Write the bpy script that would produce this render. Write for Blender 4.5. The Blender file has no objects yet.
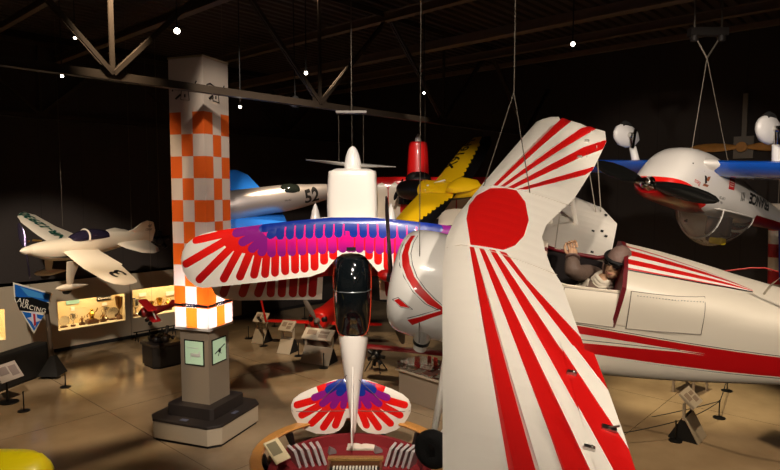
import bpy, bmesh, math, random
from mathutils import Vector, Matrix
from mathutils.geometry import delaunay_2d_cdt
random.seed(7)
C = bpy.context.scene.collection
PI = math.pi
V = Vector

# ------------------------------------------------------------------ view geometry
FPX, CX, CY = 600.0, 390.0, 235.0
PITCH = math.atan(45 / 600.0)
CAM = V((0, 0, 5.0))
RV = V((1, 0, 0)); FV = V((0, math.cos(PITCH), -math.sin(PITCH))); UV_ = V((0, math.sin(PITCH), math.cos(PITCH)))
def ray(px, py): return RV * ((px - CX) / FPX) + FV + UV_ * ((CY - py) / FPX)
def at(px, py, d): return CAM + ray(px, py) * d
def at_floor(px, py, z=0.0):
    r = ray(px, py); return CAM + r * ((z - CAM.z) / r.z)
# building axes (hall corner, along back wall, along side wall)
O = V((-1.63, 27.8, 0)); AU = V((math.sin(math.radians(42)), math.cos(math.radians(42)), 0)); AV = V((-AU.y, AU.x, 0))
ANG_U = math.atan2(AU.y, AU.x)
def uv(a, b, z=0.0): return O + AU * a + AV * b + V((0, 0, z))
def on_back(px, py, b=0.0):
    r = ray(px, py); d = (b - (CAM - O).dot(AV)) / r.dot(AV); p = CAM + r * d
    return (p - O).dot(AU), p.z
def on_side(px, py, a=0.0):
    r = ray(px, py); d = (a - (CAM - O).dot(AU)) / r.dot(AU); p = CAM + r * d
    return (p - O).dot(AV), p.z

# ------------------------------------------------------------------ materials
def lin(c):
    f = lambda x: x / 12.92 if x <= .04045 else ((x + .055) / 1.055) ** 2.4
    return (f(c[0] / 255), f(c[1] / 255), f(c[2] / 255), 1)
class Ex:
    """small maths-node expression builder"""
    def __init__(s, nt, v): s.nt = nt; s.v = v
    def _op(s, op, *o):
        n = s.nt.nodes.new('ShaderNodeMath'); n.operation = op
        for i, x in enumerate((s,) + o):
            x = x.v if isinstance(x, Ex) else x
            if isinstance(x, (int, float)): n.inputs[i].default_value = x
            else: s.nt.links.new(x, n.inputs[i])
        return Ex(s.nt, n.outputs[0])
    def __add__(s, o): return s._op('ADD', o)
    def __sub__(s, o): return s._op('SUBTRACT', o)
    def __mul__(s, o): return s._op('MULTIPLY', o)
    def __truediv__(s, o): return s._op('DIVIDE', o)
    def gt(s, o): return s._op('GREATER_THAN', o)
    def lt(s, o): return s._op('LESS_THAN', o)
    def fmin(s, o): return s._op('MINIMUM', o)
    def fmax(s, o): return s._op('MAXIMUM', o)
    def fabs(s): return s._op('ABSOLUTE')
    def mod(s, o): return s._op('FLOORED_MODULO', o)
    def floor(s): return s._op('FLOOR')
    def sin(s): return s._op('SINE')
_M = {}
def mat(name, col, rough=.5, metal=0.0, coat=0.0, spec=.5, emit=None, es=0, noise=.0, nscale=6, bump=0):
    if name in _M: return _M[name]
    m = bpy.data.materials.new(name); m.use_nodes = True; nt = m.node_tree; b = nt.nodes['Principled BSDF']
    c = lin(col); b.inputs['Base Color'].default_value = c
    b.inputs['Roughness'].default_value = rough; b.inputs['Metallic'].default_value = metal
    b.inputs['Coat Weight'].default_value = coat; b.inputs['Coat Roughness'].default_value = .08
    b.inputs['Specular IOR Level'].default_value = spec
    if emit: b.inputs['Emission Color'].default_value = lin(emit); b.inputs['Emission Strength'].default_value = es
    if noise or bump:
        tc = nt.nodes.new('ShaderNodeTexCoord'); n = nt.nodes.new('ShaderNodeTexNoise'); n.inputs['Scale'].default_value = nscale; n.inputs['Detail'].default_value = 4
        nt.links.new(tc.outputs['Object'], n.inputs['Vector'])
        if noise:
            mx = nt.nodes.new('ShaderNodeMix'); mx.data_type = 'RGBA'
            mx.inputs['A'].default_value = tuple(x * (1 - noise) for x in c[:3]) + (1,)
            mx.inputs['B'].default_value = tuple(min(1, x * (1 + noise)) for x in c[:3]) + (1,)
            nt.links.new(n.outputs['Fac'], mx.inputs['Factor']); nt.links.new(mx.outputs['Result'], b.inputs['Base Color'])
        if bump:
            bp = nt.nodes.new('ShaderNodeBump'); bp.inputs['Strength'].default_value = bump; bp.inputs['Distance'].default_value = .02
            nt.links.new(n.outputs['Fac'], bp.inputs['Height']); nt.links.new(bp.outputs['Normal'], b.inputs['Normal'])
    _M[name] = m; return m
def coords(m, out='Object'):
    nt = m.node_tree; tc = nt.nodes.new('ShaderNodeTexCoord'); sp = nt.nodes.new('ShaderNodeSeparateXYZ')
    nt.links.new(tc.outputs[out], sp.inputs[0]); return [Ex(nt, sp.outputs[i]) for i in range(3)]
def paint(m, layers):
    """layers: list of (mask Ex, colour) laid over the base colour"""
    nt = m.node_tree; b = nt.nodes['Principled BSDF']; lk = b.inputs['Base Color'].links
    cur = lk[0].from_socket if lk else None
    for mask, col in layers:
        mx = nt.nodes.new('ShaderNodeMix'); mx.data_type = 'RGBA'
        if cur is None: mx.inputs['A'].default_value = b.inputs['Base Color'].default_value
        else: nt.links.new(cur, mx.inputs['A'])
        mx.inputs['B'].default_value = lin(col); nt.links.new(mask.v, mx.inputs['Factor']); cur = mx.outputs['Result']
    nt.links.new(cur, b.inputs['Base Color'])
def conv(X, Z, pts):
    """mask of a convex polygon in two coordinates (pts counter-clockwise or clockwise)"""
    area = sum(pts[i][0] * pts[(i + 1) % len(pts)][1] - pts[(i + 1) % len(pts)][0] * pts[i][1] for i in range(len(pts)))
    if area < 0: pts = pts[::-1]
    r = None
    for i in range(len(pts)):
        (x0, z0), (x1, z1) = pts[i], pts[(i + 1) % len(pts)]
        L = math.hypot(x1 - x0, z1 - z0); nx, nz = -(z1 - z0) / L, (x1 - x0) / L
        e = X * nx + Z * nz - (nx * x0 + nz * z0)
        r = e if r is None else r.fmin(e)
    return r.gt(0.0)
def glass(name, tint=(255, 255, 255), gloss=.1, rough=.03, haze=0.0):
    if name in _M: return _M[name]
    m = bpy.data.materials.new(name); m.use_nodes = True; nt = m.node_tree; nt.nodes.clear()
    o = nt.nodes.new('ShaderNodeOutputMaterial'); t = nt.nodes.new('ShaderNodeBsdfTransparent'); t.inputs[0].default_value = lin(tint)
    g = nt.nodes.new('ShaderNodeBsdfGlossy'); g.inputs['Roughness'].default_value = rough
    f = nt.nodes.new('ShaderNodeFresnel'); f.inputs[0].default_value = 1.45
    a = nt.nodes.new('ShaderNodeMath'); a.operation = 'MULTIPLY_ADD'; a.inputs[1].default_value = .8; a.inputs[2].default_value = gloss
    nt.links.new(f.outputs[0], a.inputs[0])
    mx = nt.nodes.new('ShaderNodeMixShader'); nt.links.new(a.outputs[0], mx.inputs[0]); nt.links.new(t.outputs[0], mx.inputs[1]); nt.links.new(g.outputs[0], mx.inputs[2])
    last = mx.outputs[0]
    if haze:
        df = nt.nodes.new('ShaderNodeBsdfDiffuse'); df.inputs[0].default_value = (.8, .78, .74, 1); m2 = nt.nodes.new('ShaderNodeMixShader'); m2.inputs[0].default_value = haze
        nt.links.new(last, m2.inputs[1]); nt.links.new(df.outputs[0], m2.inputs[2]); last = m2.outputs[0]
    nt.links.new(last, o.inputs[0]); _M[name] = m; return m

WHITE = mat('white_dope', (236, 228, 216), .42, coat=.25, noise=.03, nscale=2)
WHITE_GLOSS = mat('white_gloss', (238, 234, 228), .25, coat=.5)
CREAM = mat('cream_paint', (232, 218, 196), .4, coat=.2)
RED = mat('signal_red', (205, 18, 14), .4, coat=.25)
RED_DARK = mat('dark_red', (120, 14, 18), .45)
BLUE = mat('gloss_blue', (18, 84, 190), .25, coat=.5)
NAVY = mat('navy', (16, 46, 140), .32, coat=.4)
MAGENTA = mat('magenta', (214, 16, 128), .32, coat=.4)
PURPLE = mat('purple', (136, 22, 128), .32, coat=.4)
SCARLET = mat('scarlet', (232, 22, 16), .32, coat=.4)
FEATHER_RED = mat('feather_red', (206, 20, 18), .32, coat=.4)
BLACK = mat('black_paint', (14, 13, 13), .35)
BLACK_MATT = mat('black_matt', (16, 14, 13), .75)
RUBBER = mat('rubber', (20, 19, 18), .8, bump=.2, nscale=60)
STEEL = mat('steel', (176, 172, 166), .3, 1.0)
CHROME = mat('chrome', (215, 212, 206), .12, 1.0)
ALU = mat('aluminium_skin', (186, 176, 172), .32, .75)
CABLE = mat('steel_cable', (104, 95, 84), .5, .5)
YELLOW = mat('yellow_paint', (240, 190, 16), .38, coat=.3)
YELLOW_NEON = mat('bright_yellow', (248, 226, 10), .4, coat=.3)
WOOD = mat('varnished_wood', (196, 138, 70), .35, coat=.4, noise=.18, nscale=9)
WOOD_DARK = mat('dark_wood', (96, 58, 32), .4, noise=.2, nscale=12)
GOLD = mat('gold_metal', (206, 160, 66), .25, 1.0)
SILVER = mat('silver_metal', (206, 200, 188), .2, 1.0)
BRONZE = mat('bronze', (110, 74, 34), .35, .9)
BEIGE = mat('beige_laminate', (182, 166, 142), .5)
GREYBEIGE = mat('taupe_laminate', (150, 134, 114), .55)
PAPER = mat('paper', (226, 218, 200), .7)
PINKPAPER = mat('pink_print', (196, 140, 126), .7)
GREENPAPER = mat('teal_print', (130, 168, 150), .7)
CARPET = mat('red_carpet', (120, 18, 24), .9, noise=.2, nscale=60, bump=.3)
DARK_GLASS = mat('smoked_canopy', (10, 14, 16), .06, coat=.6)
SKIN = mat('skin', (204, 160, 124), .55)
LEATHER = mat('brown_leather', (110, 90, 78), .62, noise=.18, nscale=30, bump=.25)
LEATHER_CAP = mat('cap_leather', (126, 100, 90), .6, noise=.2, nscale=40, bump=.3)
CLOTH_WHITE = mat('silk_scarf', (216, 204, 184), .8, noise=.12, nscale=40, bump=.3)
CLEAR = glass('clear_glazing', gloss=.02)
CANOPY_CLEAR = glass('clear_canopy', (240, 236, 230), gloss=.08, haze=.04)  # white haze: scuffed plexi, and a stand-in for missing reflections
TRUSS = mat('truss_steel', (58, 47, 37), .55, .2, noise=.2, nscale=5)
PURLIN_LIT = mat('purlin_steel_lit', (112, 92, 72), .55, .1, noise=.2, nscale=5)  # truss steel repeated in a lighter tone, standing in for light from below
LAMP = mat('lamp_face', (255, 250, 240), emit=(255, 244, 225), es=9)

# ------------------------------------------------------------------ mesh building
class MB:
    def __init__(s): s.v = []; s.f = []; s.m = []; s.sm = []
    def add(s, vs, fs, mi=0, smooth=False):
        o = len(s.v); s.v += [tuple(v) for v in vs]
        for k, f in enumerate(fs):
            s.f.append([i + o for i in f]); s.m.append(mi[k] if isinstance(mi, list) else mi); s.sm.append(smooth)
        return s
    def box(s, c, size, mi=0, R=None, taper=1.0):
        hx, hy, hz = [q / 2 for q in size]; c = V(c)
        vs = []
        for z, t in ((-hz, 1), (hz, taper)):
            for x, y in ((-hx, -hy), (hx, -hy), (hx, hy), (-hx, hy)):
                p = V((x * t, y * t, z)); vs.append((R @ p if R else p) + c)
        return s.add(vs, [(3, 2, 1, 0), (4, 5, 6, 7), (0, 1, 5, 4), (1, 2, 6, 5), (2, 3, 7, 6), (3, 0, 4, 7)], mi)
    def prism(s, poly, z0, z1, mi=0, M=None):
        """poly: 2-D outline extruded along local z, M maps local to target"""
        n = len(poly); vs = [V((x, y, z)) for z in (z0, z1) for x, y in poly]
        a = sum(poly[i][0] * poly[(i + 1) % n][1] - poly[(i + 1) % n][0] * poly[i][1] for i in range(n))
        if M: vs = [M @ v for v in vs]
        fs = [tuple(range(n))[::-1], tuple(range(n, 2 * n))] + [(i, (i + 1) % n, n + (i + 1) % n, n + i) for i in range(n)]
        if a < 0: fs = [f[::-1] for f in fs]
        return s.add(vs, fs, mi)
    def tube(s, path, r, n=8, mi=0, cap=True, smooth=True):
        path = [V(p) for p in path]; rs = r if isinstance(r, (list, tuple)) else [r] * len(path)
        vs, fs = [], []; prev = None
        for i, p in enumerate(path):
            t = (path[min(i + 1, len(path) - 1)] - path[max(i - 1, 0)]).normalized()
            if prev is None:
                a = t.cross(V((0, 0, 1)) if abs(t.z) < .9 else V((1, 0, 0))).normalized()
            else: a = (prev - t * prev.dot(t)).normalized()
            prev = a; b = t.cross(a)
            vs += [p + (a * math.cos(2 * PI * k / n) + b * math.sin(2 * PI * k / n)) * rs[i] for k in range(n)]
        for i in range(len(path) - 1):
            for k in range(n): fs.append((i * n + k, i * n + (k + 1) % n, (i + 1) * n + (k + 1) % n, (i + 1) * n + k))
        if cap: fs += [tuple(range(n))[::-1], tuple(range((len(path) - 1) * n, len(path) * n))]
        return s.add(vs, fs, mi, smooth)
    def lathe(s, prof, M=None, n=24, mi=0, smooth=True, mis=None):
        """prof: (r, h) pairs around local z"""
        vs = []; fs = []; mm = []
        for r, h in prof:
            for k in range(n): vs.append(V((r * math.cos(2 * PI * k / n), r * math.sin(2 * PI * k / n), h)))
        for i in range(len(prof) - 1):
            for k in range(n):
                fs.append((i * n + k, i * n + (k + 1) % n, (i + 1) * n + (k + 1) % n, (i + 1) * n + k)); mm.append(mis[i] if mis else mi)
        if M: vs = [M @ v for v in vs]
        fs += [tuple(range(n))[::-1], tuple(range((len(prof) - 1) * n, len(prof) * n))]; mm += [mm[0], mm[-1]]
        return s.add(vs, fs, mm, smooth)
    def loft(s, rings, mi=0, cap=True, smooth=True, closed=True):
        n = len(rings[0]); vs = [p for r in rings for p in r]; fs = []
        for i in range(len(rings) - 1):
            for k in range(n if closed else n - 1):
                fs.append((i * n + k, (i + 1) * n + k, (i + 1) * n + (k + 1) % n, i * n + (k + 1) % n))
        if cap: fs += [tuple(range(n)), tuple(range((len(rings) - 1) * n, len(rings) * n))[::-1]]
        return s.add(vs, fs, mi, smooth)
    def ball(s, c, r, mi=0, n=16, m=10, R=None):
        rx, ry, rz = (r, r, r) if isinstance(r, (int, float)) else r; c = V(c); vs = []; fs = []
        for i in range(m + 1):
            t = PI * i / m
            for k in range(n):
                p = V((rx * math.sin(t) * math.cos(2 * PI * k / n), ry * math.sin(t) * math.sin(2 * PI * k / n), -rz * math.cos(t))); vs.append((R @ p if R else p) + c)
        for i in range(m):
            for k in range(n): fs.append((i * n + k, i * n + (k + 1) % n, (i + 1) * n + (k + 1) % n, (i + 1) * n + k))
        return s.add(vs, fs, mi, True)
    def build(s, name, mats, parent=None, bevel=0, merge=True, loc=None, rotz=0):
        me = bpy.data.meshes.new(name); me.from_pydata(s.v, [], s.f)
        for m in (mats if isinstance(mats, (list, tuple)) else [mats]): me.materials.append(m)
        me.polygons.foreach_set('material_index', s.m); me.polygons.foreach_set('use_smooth', s.sm)
        if merge:
            bm = bmesh.new(); bm.from_mesh(me); bmesh.ops.remove_doubles(bm, verts=bm.verts, dist=1e-5)
            bmesh.ops.dissolve_degenerate(bm, edges=bm.edges, dist=1e-6); bm.normal_update(); bm.to_mesh(me); bm.free()
        me.update()
        o = bpy.data.objects.new(name, me); C.objects.link(o)
        if parent: o.parent = parent
        if loc is not None: o.location = loc
        o.rotation_euler.z = rotz
        if any(s.sm): md = o.modifiers.new('es', 'EDGE_SPLIT'); md.split_angle = math.radians(50)
        if bevel: b = o.modifiers.new('bv', 'BEVEL'); b.width = bevel; b.segments = 2; b.limit_method = 'ANGLE'
        return o
def tag(o, label=None, cat=None, group=None, kind=None):
    if label: o['label'] = label
    if cat: o['category'] = cat
    if group: o['group'] = group
    if kind: o['kind'] = kind
    return o
def thing(name, label, cat, loc=(0, 0, 0), rotz=0, group=None, M=None, scale=1):
    o = bpy.data.objects.new(name, None); C.objects.link(o); o.empty_display_size = .2
    if M is not None:
        o.matrix_world = Matrix.Translation(loc) @ M.to_4x4() @ Matrix.Scale(scale, 4)
    else:
        o.location = loc; o.rotation_euler.z = rotz
    return tag(o, label, cat, group)
def dup(root, loc, rotz, label=None, group=None):
    r = root.copy(); C.objects.link(r); r.location = loc; r.rotation_euler.z = rotz
    if label: r['label'] = label
    if group: r['group'] = group
    for ch in list(root.children):
        c = ch.copy(); C.objects.link(c); c.parent = r
        for g in list(ch.children):
            d = g.copy(); C.objects.link(d); d.parent = c
    return r
def rot_to(z, x=None):
    z = V(z).normalized(); x = V(x) if x is not None else (V((1, 0, 0)) if abs(z.x) < .9 else V((0, 1, 0)))
    x = (x - z * x.dot(z)).normalized(); y = z.cross(x); return Matrix((x, y, z)).transposed()
def inside(p, poly):
    x, y = p; r = False; n = len(poly)
    for i in range(n):
        x0, y0 = poly[i]; x1, y1 = poly[i - 1]
        if (y0 > y) != (y1 > y) and x < (x1 - x0) * (y - y0) / (y1 - y0) + x0: r = not r
    return r
def dist_poly(p, poly):
    best = 9
    for i in range(len(poly)):
        ax, ay = poly[i - 1]; bx, by = poly[i]; dx, dy = bx - ax, by - ay; L = dx * dx + dy * dy
        t = max(0, min(1, ((p[0] - ax) * dx + (p[1] - ay) * dy) / L)) if L else 0
        best = min(best, math.hypot(p[0] - ax - dx * t, p[1] - ay - dy * t))
    return best
def span_at(poly, y):
    xs = []
    for i in range(len(poly)):
        (x0, y0), (x1, y1) = poly[i - 1], poly[i]
        if (y0 > y) != (y1 > y): xs.append(x0 + (x1 - x0) * (y - y0) / (y1 - y0))
    return (min(xs), max(xs)) if xs else None
class Wing:
    """planform outline in local x (nose) / y (left); regions: (polygon, material index), later ones on top"""
    def __init__(s, outline, thick=.09, z=0.0, dih=0.0, round_=.07, xfun=None):
        s.o = outline; s.t = thick; s.z = z; s.d = dih; s.r = round_
        ys = [p[1] for p in outline]; s.y0, s.y1 = min(ys), max(ys)
    def half(s, x, y):
        yy = max(s.y0 + 1e-3, min(s.y1 - 1e-3, y)); sp = span_at(s.o, yy)
        if not sp: return 0
        f = (sp[1] - x) / max(1e-4, sp[1] - sp[0]); f = max(0, min(1, f))
        naca = 2.969 * math.sqrt(f) - 1.26 * f - 3.516 * f * f + 2.843 * f ** 3 - 1.036 * f ** 4
        d = dist_poly((x, y), s.o)
        return max(0, naca) * s.t * min(1, math.sqrt(d / s.r))
    def zc(s, y): return s.z + abs(y) * s.d
    def up(s, x, y): return s.zc(y) + s.half(x, y) * 1.15
    def lo(s, x, y): return s.zc(y) - s.half(x, y) * .55
    def build(s, name, mats, regions=(), parent=None, step=.1, under=0, double=False, lift=0):
        pts = [V(p) for p in s.o]; n0 = len(pts); edges = [(i, (i + 1) % n0) for i in range(n0)]
        # densify outline
        for poly, mi in regions:
            b = len(pts); pts += [V(p) for p in poly]; edges += [(b + i, b + (i + 1) % len(poly)) for i in range(len(poly))]
        xs = [p[0] for p in s.o]; x = min(xs) + step / 2; row = 0
        while x < max(xs):
            y = s.y0 + step / 2 * (1 + row % 2)
            while y < s.y1:
                if inside((x, y), s.o) and dist_poly((x, y), s.o) > step * .2: pts.append(V((x, y)))
                y += step
            x += step; row += 1
        for off in (.012, .04):       # rings close to the edge for a rounded nose
            m = len(s.o)
            for i in range(m):
                a, b = V(s.o[i]), V(s.o[(i + 1) % m]); L = (b - a).length; k = max(1, int(L / (step * .8)))
                nrm = V((-(b - a).y, (b - a).x)).normalized() if L else V((0, 0))
                for q in range(k):
                    p = a + (b - a) * ((q + .5) / k)
                    for sg in (1, -1):
                        w = p + nrm * off * sg
                        if inside(w, s.o) and dist_poly(w, s.o) > off * .8: pts.append(w)
        ov, oe, of, *_ = delaunay_2d_cdt(pts, edges, [], 0, 1e-5)
        mb = MB(); keep = []
        up = []; lo = []
        for p in ov: up.append((p.x, p.y, s.up(p.x, p.y) + lift)); lo.append((p.x, p.y, s.lo(p.x, p.y)))
        fu, mu = [], []
        for f in of:
            c = sum((ov[i] for i in f), V((0, 0))) / len(f)
            if not inside(c, s.o): continue
            mi = 0
            for poly, k in regions:
                if inside(c, poly): mi = k
            a = (ov[f[1]] - ov[f[0]]).cross(ov[f[2]] - ov[f[0]])
            f = list(f) if a > 0 else list(f)[::-1]
            fu.append(f); mu.append(mi)
        mb.add(up, fu, mu, True); mb.add(lo, [f[::-1] for f in fu], (mu if double else [under] * len(fu)), True)
        # drop unused verts and merge rims
        o = mb.build(name, mats, parent)
        bm = bmesh.new(); bm.from_mesh(o.data)
        bmesh.ops.delete(bm, geom=[v for v in bm.verts if not v.link_faces], context='VERTS'); bm.to_mesh(o.data); bm.free()
        return o
def sym(poly): return [(x, -y) for x, y in poly]
def capsule(a, b, r, n=6):
    """rounded strip from base a to tip b"""
    a, b = V(a), V(b); t = (b - a).normalized(); s = V((-t.y, t.x)); out = [a + s * r, a - s * r]
    for k in range(n + 1):
        q = -PI / 2 + PI * k / n; out.append(b + t * (r * math.cos(q)) + s * (r * math.sin(q)))
    return [tuple(p) for p in out]
def lettering(name, txt, size, M, material, parent, thick=.004, surf=None, center=True, shear=0, bold=0, gap=1.0):
    """raised painted letters; surf(x,y,z)->point moves flat letters onto a surface"""
    cu = bpy.data.curves.new(name, 'FONT'); cu.body = txt; cu.size = size; cu.extrude = 0 if surf else thick; cu.shear = shear; cu.offset = bold; cu.space_character = gap
    if center: cu.align_x = 'CENTER'; cu.align_y = 'CENTER'
    tmp = bpy.data.objects.new('tmp', cu); C.objects.link(tmp); dg = bpy.context.evaluated_depsgraph_get(); dg.update()
    me = bpy.data.meshes.new_from_object(tmp.evaluated_get(dg)); bpy.data.objects.remove(tmp)
    if surf:
        bm = bmesh.new(); bm.from_mesh(me); bmesh.ops.remove_doubles(bm, verts=bm.verts, dist=1e-5); bmesh.ops.triangulate(bm, faces=bm.faces)
        for _ in range(5):
            lg = [e for e in bm.edges if e.calc_length() > size * .14]
            if not lg: break
            bmesh.ops.subdivide_edges(bm, edges=lg, cuts=1); bmesh.ops.triangulate(bm, faces=bm.faces)
        bm.to_mesh(me); bm.free()
    for v in me.vertices:
        p = M @ v.co; v.co = surf(p) if surf else p
    me.materials.clear(); me.materials.append(material); me.name = name
    o = bpy.data.objects.new(name, me); C.objects.link(o); o.parent = parent
    return o
def mtx(o, x, y):
    x = V(x).normalized(); z = x.cross(V(y)).normalized(); y = z.cross(x)
    return Matrix.Translation(o) @ Matrix((x, y, z)).transposed().to_4x4()
def ring_pts(x, yc, zc, hw, ht, hb, e=2.0, n=28):
    out = []
    for k in range(n):
        t = 2 * PI * k / n; c, s_ = math.cos(t), math.sin(t)
        y = hw * math.copysign(abs(c) ** (2 / e), c); z = (ht if s_ >= 0 else hb) * math.copysign(abs(s_) ** (2 / e), s_)
        out.append(V((x, yc + y, zc + z)))
    return out
def smooth_stations(st, k=4):
    """Catmull-Rom through the station tuples"""
    out = []
    for i in range(len(st) - 1):
        p0, p1, p2, p3 = st[max(i - 1, 0)], st[i], st[i + 1], st[min(i + 2, len(st) - 1)]
        for j in range(k):
            t = j / k
            out.append(tuple(.5 * (2 * b + (c - a) * t + (2 * a - 5 * b + 4 * c - d) * t * t + (3 * b - a - 3 * c + d) * t ** 3) for a, b, c, d in zip(p0, p1, p2, p3)))
    out.append(st[-1]); return out
def body(name, st, mats, parent, n=28, k=4, mi=0):
    """st: (x, yc, zc, half width, height up, height down, exponent) nose first"""
    ss = smooth_stations(st, k)
    return MB().loft([ring_pts(x, yc, zc, max(hw, .004), max(ht, .004), max(hb, .004), e, n) for x, yc, zc, hw, ht, hb, e in ss], mi).build(name, mats, parent)
def blade(mb, hub, d, axis, L, w, mi=0, tipmi=None, twist=.5, th=.02):
    """propeller blade from hub along d, thin across axis"""
    d = V(d).normalized(); axis = V(axis).normalized(); c = axis.cross(d).normalized(); rings = []
    prof = [(.03, .25), (.12, .45), (.3, .85), (.5, 1), (.7, .92), (.85, .72), (.95, .45), (1, .12)]
    for f, ww in prof:
        a = twist * (1 - f * .8); cc = c * math.cos(a) + axis * math.sin(a); nn = axis * math.cos(a) - c * math.sin(a); p = V(hub) + d * (L * f)
        t = th * (1.3 - f)
        rings.append([p + cc * (w * ww * math.cos(q * PI / 5)) * .5 + nn * (t * math.sin(q * PI / 5)) for q in range(10)])
    mb.loft(rings, mi); return mb
def cable(name, pts, label, r=.007, cat='cable', material=None, group=None):
    r = r * .7 if cat == 'cable' else r
    o = MB().tube(pts, r, 6).build(name, material or CABLE); return tag(o, label, cat, group)

# ------------------------------------------------------------------ setting
ZC = 9.6
def struct(o): o['kind'] = 'structure'; return o
fm = mat('polished_concrete', (150, 128, 100), .22, spec=.5)
nt = fm.node_tree; b_ = nt.nodes['Principled BSDF']
tc = nt.nodes.new('ShaderNodeTexCoord'); n1 = nt.nodes.new('ShaderNodeTexNoise'); n1.inputs['Scale'].default_value = .55; n1.inputs['Detail'].default_value = 6
n2 = nt.nodes.new('ShaderNodeTexNoise'); n2.inputs['Scale'].default_value = 1.1; n2.inputs['Detail'].default_value = 2
nt.links.new(tc.outputs['Object'], n1.inputs['Vector']); nt.links.new(tc.outputs['Object'], n2.inputs['Vector'])
cr = nt.nodes.new('ShaderNodeValToRGB'); cr.color_ramp.elements[0].position = .3; cr.color_ramp.elements[1].position = .72
cr.color_ramp.elements[0].color = lin((132, 110, 84)); cr.color_ramp.elements[1].color = lin((176, 152, 120))
nt.links.new(n1.outputs['Fac'], cr.inputs['Fac']); nt.links.new(cr.outputs['Color'], b_.inputs['Base Color'])
mr = nt.nodes.new('ShaderNodeMapRange'); mr.inputs['To Min'].default_value = .08; mr.inputs['To Max'].default_value = .18
nt.links.new(n2.outputs['Fac'], mr.inputs['Value']); nt.links.new(mr.outputs['Result'], b_.inputs['Roughness'])
X, Y, Z = coords(fm)
JW = .012
paint(fm, [(((X.mod(4.6)).lt(JW)).fmax((Y.mod(4.6)).lt(JW)), (84, 66, 48))])
fl = MB().box((0, 0, -.1), (70, 56, .2)).build('floor', fm, loc=uv(-14, -20), rotz=ANG_U); struct(fl)
wm = mat('dark_wall', (50, 42, 38), .8, noise=.08, nscale=3)
X, Y, Z = coords(wm); paint(wm, [(X.mod(1.2).lt(.02), (34, 28, 25))])
aEnd = on_back(242, 318)[0]                      # where the lit showcases stop
zTop = on_back(120, 275)[1]
L_ = 46
wb = MB(); wb.box((-L_ / 2 + aEnd / 2, .15, (zTop + ZC) / 2 + .05), (L_ + aEnd, .3, ZC - zTop - .1)); wb.box((aEnd / 2, .15, ZC / 2), (-aEnd, .3, ZC)); wb.box((-L_ / 2 + aEnd / 2, 1.2, ZC / 2), (L_ + aEnd, .2, ZC))
struct(wb.build('wall_back', wm, loc=uv(0, 0), rotz=ANG_U))
struct(MB().box((0, 0, ZC / 2), (46, .3, ZC)).build('wall_right', wm, loc=uv(.15, -23), rotz=ANG_U + PI / 2))
struct(MB().box((0, 0, .06), (-aEnd, .03, .12)).build('baseboard_back', BLACK_MATT, loc=uv(aEnd / 2, -.016), rotz=ANG_U))
# ribbed roof deck
rm = mat('roof_deck', (66, 53, 42), .7)
prof = []; x = -32
while x < 32: prof += [(x, 0), (x + .12, 0), (x + .15, .07), (x + .27, .07)]; x += .3
vs = [(p[0], s_, p[1]) for s_ in (-27, 27) for p in prof]; n_ = len(prof)
struct(MB().add(vs, [(i, i + 1, n_ + i + 1, n_ + i) for i in range(n_ - 1)]).build('ceiling', rm, loc=uv(-14, -20, ZC), rotz=ANG_U + PI / 2))

# roof truss crossing the view (lower chord, posts, diagonals)
def truss(name, A, B, z0, z1, pitch, s0, label, webs=True, post_every=1):
    A = V(A); B = V(B); d = (B - A).normalized(); L = (B - A).length; sd = V((-d.y, d.x, 0)); t = thing(name, label, 'roof truss', A)
    inv = Matrix.Translation(-A)
    def loc(p): return inv @ V(p)
    R3 = Matrix((d, sd, V((0, 0, 1)))).transposed()
    lo = MB(); lo.box(loc((A + B) / 2 + V((0, 0, z0))), (L, .16, .012), R=R3)
    for sg in (-1, 1): lo.box(loc((A + B) / 2 + V((0, 0, z0 + .07)) + sd * .02 * sg), (L, .012, .14), R=R3)
    lo.build('bottom_chord', TRUSS, t)
    hi = MB(); hi.box(loc((A + B) / 2 + V((0, 0, z1))), (L, .16, .012), R=R3); hi.box(loc((A + B) / 2 + V((0, 0, z1 - .07))), (L, .03, .14), R=R3); hi.build('top_chord', TRUSS, t)
    s = s0; k = 0
    while s < L - .3:
        if s > 0:
            for sg in (-1, 1):
                e = s + sg * pitch / 2
                if 0 < e < L:
                    p0 = A + d * s + V((0, 0, z0 + .1)); p1 = A + d * e + V((0, 0, z1 - .1)); ax = (p1 - p0).normalized()
                    m = MB()
                    for o in (-.035, .035): m.box(loc((p0 + p1) / 2 + sd * o), ((p1 - p0).length, .035, .075), R=Matrix((ax, sd, ax.cross(sd))).transposed())
                    m.build('diagonal', TRUSS, t)
            m = MB(); p0 = A + d * s + V((0, 0, z0 + .1)); p1 = A + d * s + V((0, 0, z1))
            m.box(loc((p0 + p1) / 2), (.07, .05, (p1 - p0).length), R=R3); m.build('post', TRUSS, t)
            m = MB(); m.box(loc(A + d * s + V((0, 0, z0 + .12))), (.4, .02, .2), R=R3); m.build('gusset_plate', TRUSS, t)
        s += pitch; k += 1
    return t
P0 = at(-60, 57.2, 8.2)
zt = P0.z
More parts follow.
